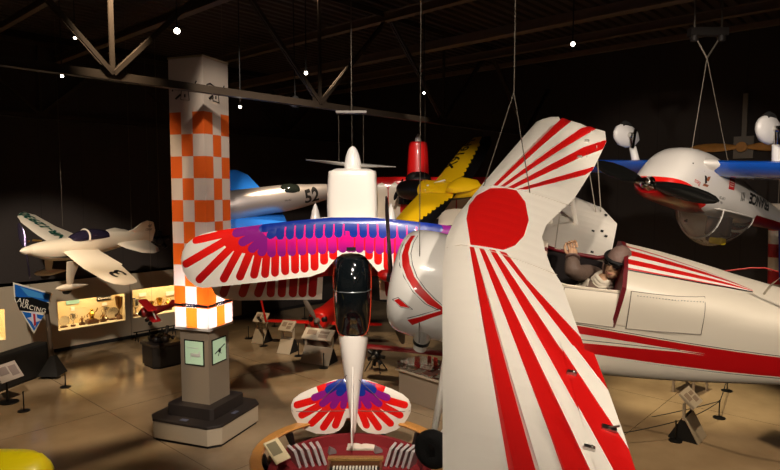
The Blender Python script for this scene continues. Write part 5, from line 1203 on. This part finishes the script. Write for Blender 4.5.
def post(px, py, label, h=.42):
    p = at_floor(px, py); t = thing('barrier_post', label, 'barrier post', p, 0, 'low barrier posts')
    MB().lathe([(.13, 0), (.13, .015), (.05, .03), (.02, .04)], None, 24).build('foot', BLACK, t)
    MB().lathe([(.014, .03), (.014, h - .03), (.02, h - .02), (.02, h), (.004, h + .01)], None, 12).build('pole', BLACK, t); return p + V((0, 0, h - .02))
q1 = post(65.5, 387, 'barrier post on the floor right of the air racing sign'); q2 = post(24, 411, 'barrier post at lower left, nearest the left edge', .45)
q3 = post(248.5, 338.5, 'barrier post left of the leftmost info stand'); q4 = post(263.5, 346, 'barrier post foot in front of the leftmost info stand', .3)
post(274.8, 326.3, 'barrier post behind the leftmost info stand'); post(304.7, 318.6, 'barrier post furthest back beside the red wing tip')
q5 = post(298.6, 356, 'barrier post left of the wide double info stand'); q6 = post(323.7, 368, 'barrier post in front of the wide double info stand')
q7 = post(675.4, 441, 'barrier post touching the lower right info stand'); q8 = post(719, 418, 'barrier post right of the lower right info stand', .4); q9 = post(727, 391, 'barrier post partly hidden under the white fuselage at right')
def rope(a, b, label, sag=.06):
    pts_ = [a + (b - a) * (k / 12) - V((0, 0, sag * 4 * (k / 12) * (1 - k / 12))) for k in range(13)]; return cable('barrier_rope', pts_, label, .009, 'rope', BLACK_MATT)
rope(q7, q8, 'dark cord between the two barrier posts beside the lower right info stand'); rope(q8, q9, 'dark cord running back from the right barrier post under the fuselage')
rope(q7, at(560, 440, 11.6), 'dark cord leading left from the lower right info stand post'); rope(q8, at(560, 428, 13.4), 'second dark cord leading left behind the lower right info stand', .1)

# ------------------------------------------------------------------ air racing sign, black partition, tub, small red biplane
fb = at_floor(52, 376); t = thing('air_racing_sign', 'blue triangular AIR RACING sign on a leaning dark post at left', 'sign', fb, 0)
d_ = (fb - CAM).dot(FV)
def sg(px, py, off=0): p = at(px, py, d_ - .25 - off) - fb; return p
so = [(14, 283.5), (50.5, 293.8), (48.5, 303), (33.8, 332), (15.5, 300)]
def plate(name, pl, m_, off, th=.03):
    A = [sg(x, y, off) for x, y in pl]; B = [p + V((0, th, 0)) for p in A]; n = len(A)
    return MB().add(A + B, [tuple(range(n))[::-1], tuple(range(n, 2 * n))] + [(i, (i + 1) % n, n + (i + 1) % n, n + i) for i in range(n)]).build(name, m_, t)
def off_poly(pl, k): c = (sum(p[0] for p in pl) / len(pl), sum(p[1] for p in pl) / len(pl)); return [(c[0] + (p[0] - c[0]) * k, c[1] + (p[1] - c[1]) * k) for p in pl]
SB = mat('sign_blue', (22, 92, 176), .4, noise=.25, nscale=6)
plate('back_board', off_poly(so, 1.06), PAPER, 0, .03)
plate('upper_panel', [(14.5, 284.3), (50, 294.4), (48.2, 302), (15.5, 298)], SB, .01, .02)
plate('lower_panel', [(22, 311.5), (43.5, 315.5), (34, 331)], SB, .01, .02)
plate('name_band', [(14.6, 297), (32, 297.5), (48.6, 303), (47.5, 312.5), (19.5, 310.5)], BLACK, .02, .02)
plate('sky_patch', [(20, 287), (42, 294), (44, 299), (28, 296)], mat('sign_sky', (66, 140, 200), .4), .016, .01)
plate('plane_mark', [(31, 312), (36, 311.5), (37, 318), (42, 320), (36, 322), (35, 328), (32, 322), (27, 318), (31.5, 317)], mat('sign_white', (206, 200, 210), .5), .02, .01)
plate('plane_mark', [(33, 314), (35, 314), (36, 325), (34, 326)], mat('sign_red', (180, 40, 50), .5), .03, .01)
ux = (sg(45, 308) - sg(17, 301)).normalized()
lettering('lettering', 'AIR', .2, mtx(sg(23.2, 301.6, .045), ux, (.1, 0, 1)), PAPER, t, .002, gap=1.12)
lettering('lettering', 'RACING', .175, mtx(sg(33, 308.2, .045), ux, (.1, 0, 1)), PAPER, t, .002, gap=1.12)
MB().tube([sg(45.5, 300, -.12), sg(49, 330, -.12), sg(53, 374, -.15)], [.05, .06, .08], 8).build('post', mat('post_bronze', (70, 56, 44), .5), t)
m = MB(); c0 = sg(53, 374, -.15); m.add([c0 + V(q) for q in ((-.28, -.25, 0), (.26, -.25, 0), (.26, .25, 0), (-.28, .25, 0), (-.03, -.06, .5), (.09, -.06, .5), (.09, .06, .5), (-.03, .06, .5))], [(3, 2, 1, 0), (4, 5, 6, 7), (0, 1, 5, 4), (1, 2, 6, 5), (2, 3, 7, 6), (3, 0, 4, 7)]); m.build('base', BLACK_MATT, t)
t.location.z += max(0, -min((c0.z), 0)); 
c = at_floor(8, 400); b_dir = (at_floor(49, 374) - at_floor(0, 402)).normalized()
pa, pb_ = at_floor(-40, 408), at_floor(51, 373); dd = pb_ - pa
t = thing('black_partition', 'low black partition wall running in from the left edge', 'partition', (pa + pb_) / 2, math.atan2(dd.y, dd.x))
MB().box((0, .2, .45), (dd.length, .4, .86)).build('panel', BLACK_MATT, t, bevel=.05)
MB().box((0, .2, .01), (dd.length - .1, .34, .02)).build('plinth', BLACK_MATT, t)
p = at(8, 372, 14.1); t = thing('tilted_info_sign', 'pale tilted info panel in front of the black partition at left', 'sign', V((p.x, p.y, 0)), math.atan2(dd.y, dd.x))
R = Matrix.Rotation(.95, 3, 'X'); MB().box((0, 0, p.z), (.62, .44, .03), R=R).build('board', mat('pale_board', (160, 150, 142), .5), t)
m = MB(); m.box(V((0, 0, p.z)) + R @ V((-.12, .05, .018)), (.24, .2, .004), R=R).box(V((0, 0, p.z)) + R @ V((.15, .0, .018)), (.2, .26, .004), R=R); m.build('print', mat('print_grey', (120, 108, 104), .6), t)
MB().tube([V((0, .05, p.z - .02)), V((0, .05, .02))], .025).lathe([(.2, 0), (.2, .02), (.03, .03)]).build('stand', BLACK, t)
tb = at_floor(163, 364); t = thing('dark_tub', 'dark octagonal tub heaped with black parts left of the pylon', 'tub', tb, ANG_U)
MB().prism(octo(.42, .14), 0, .06).build('base', BLACK_MATT, t)
MB().prism(octo(.46, .15), .06, .66).build('tub_body', mat('tub_dark', (30, 26, 24), .5), t, bevel=.02)
MB().prism(octo(.5, .16), .62, .7).build('rim', mat('tub_rim', (52, 44, 38), .45), t, bevel=.02)
m = MB(); rnd = random.Random(3)
for k in range(14): a = rnd.uniform(0, 6.28); r = rnd.uniform(.05, .32); m.ball((r * math.cos(a), r * math.sin(a), .72 + rnd.uniform(0, .1)), rnd.uniform(.05, .12), n=8, m=6)
m.tube([(0.1, 0, .75), (.25, .15, 1.05)], .05, 8).tube([(-.1, -.1, .75), (-.32, -.2, .86)], .03, 8); m.build('black_parts', mat('parts_dark', (34, 28, 26), .4, noise=.4), t)
p = at(152, 311, 16.2); nzr = V((-.8, -.55, -.1)).normalized(); upr = V((-.1, -.2, 1)); upr = (upr - nzr * upr.dot(nzr)).normalized()
t = thing('model_biplane', 'small red model biplane hanging above the dark tub beside the pylon', 'model aeroplane', p, M=Matrix((nzr, upr.cross(nzr), upr)).transposed(), scale=.8)
body('fuselage', [(.36, 0, 0, .1, .1, .1, 2), (.3, 0, 0, .16, .16, .16, 2), (.0, 0, 0, .15, .16, .15, 2.2), (-.4, 0, .02, .09, .1, .1, 2), (-.75, 0, .05, .02, .05, .04, 2)], RED_DARK, t, 20, 3)
MRED = mat('model_red', (168, 20, 26), .4, coat=.2)
for z, x in ((.24, .12), (-.16, .02)): Wing([(x + .16, 0), (x + .16, .65), (x + .1, .74), (x - .1, .74), (x - .14, .65), (x - .14, -.65), (x - .1, -.74), (x + .1, -.74), (x + .16, -.65)], .04, z).build('upper_wing' if z > 0 else 'lower_wing', MRED, [], t, .15)
for sgn in (-1, 1):
    strut('wing_strut', (.12, sgn * .5, .24), (.0, sgn * .5, -.15), .012); g = MB().tube([(.12, sgn * .1, -.12), (.15, sgn * .2, -.34)], .015, 6).build('gear_leg', MRED, t)
    MB().lathe([(.02, -.02), (.065, -.02), (.075, 0), (.065, .02), (.02, .02)], Matrix.Translation((.15, sgn * .21, -.35)) @ rot_to((0, 1, 0)).to_4x4(), 16).build('wheel', RUBBER, g)
MB().lathe([(.12, .36), (.1, .37), (.03, .44), (.003, .46)], rot_to((1, 0, 0), (0, 1, 0)).to_4x4(), 16).build('nose_cone', BLACK, t)
MB().prism([(-.5, .06), (-.68, .26), (-.8, .22), (-.78, .02)], -.01, .01, 0, fy).build('fin', MRED, t)
cable('hanging_wire', [p + V((0, 0, .2)), V((p.x, p.y, ZC))], 'fine wire holding up the small red model biplane', .004)

# ------------------------------------------------------------------ red aircraft standing on the floor beyond the nose-up biplane
p = at(322, 317, 19.0); nzr = V((-.15, -.99, 0)).normalized(); upr = V((0, 0, 1))
t = thing('red_monoplane', 'red low-wing racer on the floor behind the info stands, nose toward the camera', 'aeroplane', V((p.x, p.y, p.z)), M=Matrix((nzr, upr.cross(nzr), upr)).transposed())
RR = mat('racer_red', (206, 30, 20), .35, coat=.3)
fu = body('fuselage', [(.55, 0, 0, .2, .2, .2, 2.4), (.5, 0, 0, .29, .26, .28, 2.6), (.1, 0, 0, .33, .29, .33, 2.6), (-.8, 0, -.02, .3, .28, .34, 2.4), (-2.2, 0, .1, .2, .24, .2, 2.2), (-3.6, 0, .12, .04, .08, .06, 2)], RR, t, 28, 3)
for s_ in (-1, 1): MB().ball((.5, s_ * .2, .04), (.07, .11, .12)).build('cowl_opening', BLACK, t)
hb = MB().lathe([(.1, .54), (.09, .66), (.04, .74), (.003, .76)], rot_to((1, 0, 0), (0, 1, 0)).to_4x4(), 16).build('spinner', mat('spinner_grey', (110, 100, 92), .4), t)
for s_ in (-1, 1): m = MB(); blade(m, (.6, 0, 0), (0, s_ * -.5, s_ * .85), (1, 0, 0), .85, .16); m.build('propeller_blade', mat('blade_brown', (96, 84, 74), .4), hb)
zl = at(300, 325, 19).z - p.z
Wing([(.0, .2), (-.05, 1.75), (-.12, 1.9), (-.36, 1.88), (-.5, .2), (-.5, -.2), (-.36, -1.88), (-.12, -1.9), (-.05, -1.75), (.0, -.2)], .06, zl + .02).build('wing', RR, [], t, .2)
for s_ in (-1, 1):
    g = MB().tube([V((-.3, s_ * .6, zl)), V((-.28, s_ * .62, .16 - p.z))], .05, 8).build('gear_leg', RR, t); MB().lathe([(.05, -.05), (.14, -.05), (.16, 0), (.14, .05), (.05, .05)], Matrix.Translation((-.28, s_ * .62, .16 - p.z)) @ rot_to((0, 1, 0)).to_4x4(), 20).build('tyre', RUBBER, g)
a, b = at(261, 299, 19.2) - p, at(266, 322, 19.2) - p
Mi = Matrix((nzr, upr.cross(nzr), upr))
MB().tube([Mi @ a, Mi @ b], .035, 8).build('brace_strut', RR, t)
# second red wing nearer, behind the cowling
p = at(405, 350, 15.5); d_ = (at(441, 357, 15.2) - at(364, 343.5, 15.9)); nzr = V((d_.y, -d_.x, 0)).normalized()
t = thing('red_biplane', 'dark red aeroplane of which one slim wing shows under the white cowling', 'aeroplane', p, M=Matrix((nzr, V((0, 0, 1)).cross(nzr), V((0, 0, 1)))).transposed())
WR = mat('wing_dark_red', (128, 20, 26), .4, coat=.2)
L1 = 1.15; Wing([(.1, -L1), (.2, -L1 + .15), (.2, 4.4), (.1, 4.6), (-.1, 4.6), (-.2, 4.4), (-.2, -L1 + .15), (-.1, -L1)], .07, 0).build('lower_wing', WR, [], t, .25)
body('fuselage', [(1.3, 2.9, .15, .2, .2, .2, 2), (1.1, 2.9, .15, .34, .36, .36, 2.2), (0, 2.9, .15, .34, .36, .36, 2.2), (-2, 2.9, .2, .12, .18, .18, 2)], WR, t, 20, 3)
for s_ in (-1, 1):
    g = MB().tube([V((.3, 2.9 + s_ * .3, -.1)), V((.35, 2.9 + s_ * .5, .2 - p.z))], .04, 8).build('gear_leg', WR, t); MB().lathe([(.05, -.05), (.18, -.05), (.2, 0), (.18, .05), (.05, .05)], Matrix.Translation((.35, 2.9 + s_ * .5, .2 - p.z)) @ rot_to((0, 1, 0)).to_4x4(), 20).build('tyre', RUBBER, g)
Wing([(.5, 1.3), (.5, 4.4), (-.3, 4.4), (-.3, 1.3)], .1, 1.0).build('upper_wing', WR, [], t, .25)
for y in (1.6, 4.1): strut('wing_strut', (.05, y, 0), (.05, y, 1.0), .02, WR)
# black engine on a stand, display table with papers
p = at_floor(376, 371); t = thing('display_engine', 'small black radial engine on a low stand behind the display table', 'engine', p, -.5)
m = MB(); m.ball((0, 0, .42), (.16, .12, .16))
for k in range(7): a = 2 * PI * k / 7; m.tube([V((.1 * math.cos(a), 0, .42 + .1 * math.sin(a))), V((.27 * math.cos(a), 0, .42 + .27 * math.sin(a)))], .055, 8)
m.build('cylinders', mat('engine_black', (26, 25, 25), .35, .5), t); MB().lathe([(.06, .1), (.05, .16), (.02, .2)], Matrix.Translation((0, 0, .42)) @ rot_to((0, -1, 0)).to_4x4(), 14).build('crankcase_nose', STEEL, t)
m = MB()
for sx in (-1, 1):
    for sy in (-1, 1): m.tube([V((sx * .1, sy * .04, .34)), V((sx * .25, sy * .2, .0))], .016, 6)
m.build('stand', BLACK_MATT, t)
pA, pB = at_floor(396, 398), at_floor(452, 418); dd = pB - pA; ang = math.atan2(dd.y, dd.x)
t = thing('display_table', 'beige display table with papers under glass behind the white cowling', 'display table', (pA + pB) / 2, ang); L_ = dd.length + .5
MB().box((.25, .4, .36), (L_ - .1, .7, .7)).build('cabinet', GREYBEIGE, t); MB().box((.25, .4, .72), (L_, .86, .05)).build('table_top', BEIGE, t, bevel=.01)
MB().box((.25, .4, .83), (L_ - .06, .8, .16)).build('glass_cover', glass('table_glass', gloss=.03), t); TBL = t
rnd = random.Random(5)
for k, (x, y, w_, h_, mm, lab) in enumerate([(-.62, .25, .26, .18, PAPER, 'white sheet at the left end of the display table'), (-.3, .2, .22, .3, PAPER, 'narrow tilted white sheet on the display table'), (.0, .22, .3, .22, PINKPAPER, 'pinkish brochure in the middle of the display table'), (.12, .52, .34, .24, PINKPAPER, 'wide pinkish brochure at the back of the display table'), (.38, .25, .3, .22, PAPER, 'white brochure right of the pinkish one on the display table'), (.75, .3, .34, .28, PAPER, 'large white sheet at the right end of the display table')]):
    o = MB().box((0, 0, .003), (w_, h_, .006)).build('paper_sheet', mm, loc=t.location + Matrix.Rotation(ang, 3, 'Z') @ V((x, y, .746)), rotz=ang + rnd.uniform(-.4, .4)); tag(o, lab, 'paper', 'papers on the display table')
for k, (x, lab) in enumerate(((-.42, 'left of two red cards standing at the back of the display table'), (-.22, 'right of two red cards standing at the back of the display table'))):
    o = MB().box((0, 0, .14), (.12, .012, .22)).box((0, .03, .01), (.12, .09, .02)).build('red_card', mat('card_red', (196, 60, 50), .5), loc=t.location + Matrix.Rotation(ang, 3, 'Z') @ V((x, .68, .746)), rotz=ang); tag(o, lab, 'card', 'red cards on the display table')
o = MB().box((0, 0, .04), (.24, .2, .05), R=Matrix.Rotation(.3, 3, 'X')).box((0, .0, .1), (.12, .08, .03)).build('red_box', mat('box_red', (160, 34, 40), .5), loc=t.location + Matrix.Rotation(ang, 3, 'Z') @ V((-.28, .45, .75)), rotz=ang + .2); tag(o, 'small red and white box in front of the red cards on the display table', 'box')

# ------------------------------------------------------------------ yellow nose at the lower left, small things at right
p = at(1, 474, 7.6); t = thing('yellow_wing_tip', 'bright yellow rounded wing tip poking in at the lower left corner', 'aeroplane', p)
tip = [(math.cos(a) * .64, math.sin(a) * .42) for a in [PI / 2 - PI * k / 16 for k in range(17)]]
yw = Wing([(y_, -x_) for x_, y_ in [(-2.2, .42)] + tip + [(-2.2, -.42)]], .2, 0, round_=.14)
o = yw.build('wing_skin', YELLOW_NEON, [], t, .12); o.rotation_euler.z = PI / 2; o.rotation_euler.x = 0; o.rotation_euler.z = PI / 2 - .05
o.matrix_local = Matrix(((0, -1, 0, 0), (1, 0, 0, 0), (0, 0, 1, 0), (0, 0, 0, 1)))
MB().tube([V((-1.6, 0, -.02)), V((-1.6, 0, -p.z + .02))], .06, 10).lathe([(.35, -p.z), (.35, -p.z + .04), (.06, -p.z + .06)], Matrix.Translation((-1.6, 0, 0)), 24).build('stand', BLACK_MATT, t)
# wooden propellers on the side wall
def wall_prop(px, py, L, label, tilt=0, post_up=0):
    b, z = on_side(px, py, -.35); c = uv(-.35, b, z); t = thing('wooden_propeller', label, 'propeller', c, ANG_U + PI / 2, 'wooden propellers on the side wall')
    # local x runs along the wall, y points into the hall
    m = MB(); 
    for s_ in (-1, 1): blade(m, (0, 0, 0), (s_, 0, tilt * s_), (0, 1, 0), L, .26, twist=.5, th=.05)
    m.build('blade_pair', WOOD, t)
    MB().lathe([(.14, -.09), (.14, .09)], rot_to((0, 1, 0)).to_4x4(), 18).build('hub', WOOD, t)
    m = MB(); m.box((0, -.2, 0), (.5, .1, .62))
    if post_up: m.box((0, -.2, post_up / 2), (.12, .08, post_up))
    m.build('mounting_board', mat('mount_grey', (120, 112, 102), .6), t)
wall_prop(742, 147, 1.35, 'upper wooden propeller on the dark wall behind the inverted monoplane', .02, 1.5)
wall_prop(743, 215, 1.2, 'lower wooden propeller on the dark wall below the inverted monoplane', 0)
b, z = on_side(783, 230, -2.5); pq = at(777, 230, 12.5); t = thing('striped_pole', 'red and white banded pole hanging at the right edge behind the inverted monoplane', 'pole', V((pq.x, pq.y, 2.2)))
for k in range(9): MB().lathe([(.1 + .008 * k, k * .28), (.1 + .008 * (k + 1), (k + 1) * .28)], None, 20, smooth=False).build('band', mat('pole_red', (150, 26, 30), .5) if k % 2 else mat('pole_white', (190, 178, 164), .5), t)
MB().tube([V((0, 0, 2.5)), V((0, 0, ZC - 2.2))], .012).build('hanger_rod', CABLE, t)
pts_ = [at(x, y, d) for x, y, d in ((640, 275, 11.5), (690, 274, 11), (726, 271, 10.5), (750, 268, 10.3), (765, 268, 10.2), (800, 278, 10))]
cable('red_rope', pts_, 'thin red cord drooping behind the striped white fuselage', .014, 'rope', mat('cord_red', (150, 24, 24), .5))
p = at_floor(690, 391); t = thing('small_table', 'small pale table half hidden under the white fuselage at right', 'table', p, .7)
MB().box((0, 0, .55), (.9, .6, .05)).build('table_top', GREYBEIGE, t)
for sx in (-1, 1):
    for sy in (-1, 1): MB().box((sx * .38, sy * .24, .27), (.05, .05, .53)).build('leg', GREYBEIGE, t)

# ------------------------------------------------------------------ wires that hang the aircraft
def up_to(px, py, d, zc=ZC):    # ceiling point straight above a pixel at the given depth
    q = at(px, py, d); return q
uwp = lambda x, y: BP.wld(on_up(x, y, .0))
jn = at(514, 92, (uwp(-.1, -.6) - CAM).dot(FV) * .99)
cable('hanging_wire', [jn, V((jn.x, jn.y, ZC))], 'single wire from the roof down to the fork above the sunburst wing', .007)
cable('hanging_wire', [jn, uwp(-.1, -.62)], 'left leg of the wire fork holding the sunburst wing', .006)
cable('hanging_wire', [jn, uwp(-.5, -.6)], 'right leg of the wire fork holding the sunburst wing', .006)
e_ = BP.wld((.12, .52, -.95)); e2 = at(421, 0, (e_ - CAM).dot(FV) * .98); dirw = (e2 - e_).normalized(); k_ = (ZC - e_.z) / dirw.z
cable('hanging_wire', [e_, e_ + dirw * k_], 'long thin wire running from the roof past the white cowling', .006)
jf = at(707, 58, 8.0)
q1 = IV.wld((-.75, -.02, -.58)); q2 = IV.wld((-1.3, -.25, -.46))
cable('hanging_wire', [jf, q1], 'left leg of the wire fork holding the inverted monoplane', .008); cable('hanging_wire', [jf, q2], 'right leg of the wire fork holding the inverted monoplane', .008)
for s_, lab in ((-1, 'left chain from the roof to the fork above the inverted monoplane'), (1, 'right chain from the roof to the fork above the inverted monoplane')): cable('hanging_chain', [jf, jf + V((s_ * .18, 0, .3)), V((jf.x + s_ * .18, jf.y, ZC))], lab, .012, 'chain')
t = thing('lifting_bar', 'small dark lifting bar with two hooks above the inverted monoplane', 'lifting bar', jf + V((0, 0, .34)))
MB().box((0, 0, .0), (.5, .12, .1)).build('bar', mat('bar_brown', (34, 27, 23), .6), t); MB().lathe([(.05, -.12), (.06, 0)], Matrix.Translation((-.18, 0, 0)), 12).lathe([(.05, -.12), (.06, 0)], Matrix.Translation((.18, 0, 0)), 12).build('hook', mat('bar_brown', (60, 48, 40), .5), t)
PLP = EG.wld(EG.loc(351.5, 114, 2, -.55)); PLZ = PLP.z
t = thing('lifting_plate', 'small pale lifting plate above the three wires of the nose-up biplane', 'lifting plate', PLP)
MB().box((0, 0, .03), (.56, .16, .05)).build('plate', mat('plate_grey', (120, 112, 104), .5), t, bevel=.01); MB().tube([V((0, 0, .05)), V((0, 0, ZC - PLZ))], .01, 6).build('hanger_rod', CABLE, t)
for px, py in ((339, 164), (352, 146), (363.5, 166)):
    q = EG.loc(px, py, 2, -.55); lab = {339: 'left', 352: 'middle', 363.5: 'right'}[px]; w_ = EG.wld(q); cable('hanging_wire', [w_, V((w_.x, w_.y, PLZ))], f'{lab} one of three wires above the spinner of the nose-up biplane', .006)
ww = NR.wld((-2.25, -1.2, .14)); cable('hanging_wire', [ww, V((ww.x, ww.y, ZC))], 'wire from the roof to the far wing of the white racer', .006)
ww = NR.wld((-3.9, 0, .48)); cable('hanging_wire', [ww, V((ww.x, ww.y, ZC))], 'wire from the roof to the tail of the white racer', .006)
ww = RC.wld((.1, 0, .36)); cable('hanging_wire', [ww, V((ww.x, ww.y, ZC))], 'wire from the roof to the silver racer right of the pylon', .006)
ww = YE.wld((-1.2, 0, .2)); cable('hanging_wire', [ww, V((ww.x, ww.y, ZC))], 'wire from the roof to the yellow monoplane', .006)
ww = SC.wld((.3, 0, .3)); cable('hanging_wire', [ww, V((ww.x, ww.y, ZC))], 'wire from the roof to the red scalloped monoplane', .006)

# ------------------------------------------------------------------ light
def spot(name, loc, aim, power, angle, blend=.5, size=.15, col=(1, .82, .62)):
    l = bpy.data.lights.new(name, 'SPOT'); l.energy = power; l.spot_size = math.radians(angle); l.spot_blend = blend; l.shadow_soft_size = size; l.color = col
    o = bpy.data.objects.new(name, l); C.objects.link(o); o.location = loc; o.rotation_euler = (V(aim) - V(loc)).to_track_quat('-Z', 'Y').to_euler(); return o
def point(name, loc, power, size, col): 
    l = bpy.data.lights.new(name, 'POINT'); l.energy = power; l.shadow_soft_size = size; l.color = col; o = bpy.data.objects.new(name, l); C.objects.link(o); o.location = loc; return o
W1 = (1, .87, .72); W2 = (1, .78, .52)
spot('key_biplane', (-.8, -.2, 9.0), (1.0, 4.8, 4.7), 720, 62, .5, .12, W1)
spot('key_fuselage', (2.4, -2.4, 7.6), (2.5, 4.6, 4.3), 760, 44, .6, .12, W1)
spot('key_eagle', (-.2, 3.2, 9.0), (-.6, 10.4, 4.6), 1650, 48, .3, .12, (1, .88, .76))
spot('key_eagle_tail', (.6, 5.5, 9.3), (-.7, 10.2, 1.5), 700, 34, .5, .12, W1)
spot('key_racer', (-5.6, 6.0, 8.6), (-8.6, 14.0, 3.6), 1900, 30, .5, .12, (1, .87, .72))
spot('fill_cowl', (-2.4, -1.0, 4.3), (.25, 5.0, 4.0), 130, 16, .6, .1, W1)
spot('key_inverted', (.6, -.5, 6.6), (4.2, 8.3, 5.2), 900, 26, .5, .12, W1)
spot('key_silver', (-2.6, 8.5, 9.3), (-2.6, 14.0, 4.9), 700, 36, .5, .12, W1)
spot('key_red', (.2, 13.6, 9.3), (.8, 17.4, 5.6), 330, 15, .6, .1, W1)
spot('key_yellow_tip', (-3.2, 4.5, 8.5), (-4.6, 7.5, 1.5), 420, 22, .5, .1, W1)
spot('key_yellow', (-2.6, 10.6, 8.2), at(415, 212, 14.6), 420, 9, .5, .12, W1)
spot('floor_left', (-4.5, 9.5, 9.3), (-6.6, 14.0, 0), 1100, 46, .6, .1, W2)
spot('floor_middle', (-1.6, 13.5, 9.3), (-2.2, 17.5, 0), 1300, 50, .6, .1, W2)
spot('floor_right', (4.6, 9.5, 9.3), (5.4, 12.5, 0), 1000, 52, .6, .1, W2)
spot('floor_right_far', (6.4, 13.5, 9.3), (7.4, 14.2, 0), 1200, 30, .6, .1, (1, .84, .5))
spot('floor_front', (-2.4, 6.0, 9.3), (-2.6, 9.8, 0), 330, 50, .7, .1, W2)
spot('pylon_wash', (-1.2, 6.5, 9.2), (-3.3, 12.3, 5.6), 12, 40, .7, .15, W1)
for (w0, w1, wz) in CASE_LIGHTS:
    l = bpy.data.lights.new('case_light', 'AREA'); l.shape = 'RECTANGLE'; l.size = (w1 - w0) * .9; l.size_y = .1; l.energy = 6 * (w1 - w0); l.color = (1, .8, .5)
    o = bpy.data.objects.new('case_light', l); C.objects.link(o); o.location = uv((w0 + w1) / 2, .3, wz + .2); o.rotation_euler = (0, 0, ANG_U)
for z, pw in ((2.5, 36), (3.1, 14)):
    point('pylon_lamp', (pc.x, pc.y, z), pw, .16, (.93, .95, 1))
wd = bpy.data.worlds.new('hall_dark'); bpy.context.scene.world = wd; wd.use_nodes = True
wd.node_tree.nodes['Background'].inputs[0].default_value = (.9, .68, .48, 1); wd.node_tree.nodes['Background'].inputs[1].default_value = .024

cam = bpy.data.cameras.new('camera'); co = bpy.data.objects.new('camera', cam); C.objects.link(co)
co.location = CAM; co.rotation_euler = (PI / 2 - PITCH, 0, 0); cam.sensor_width = 36; cam.lens = FPX / 780 * 36; cam.clip_end = 200
sc = bpy.context.scene; sc.camera = co
sc.view_settings.view_transform = 'Standard'; sc.view_settings.look = 'None'; sc.view_settings.exposure = 1.12; sc.view_settings.gamma = 1
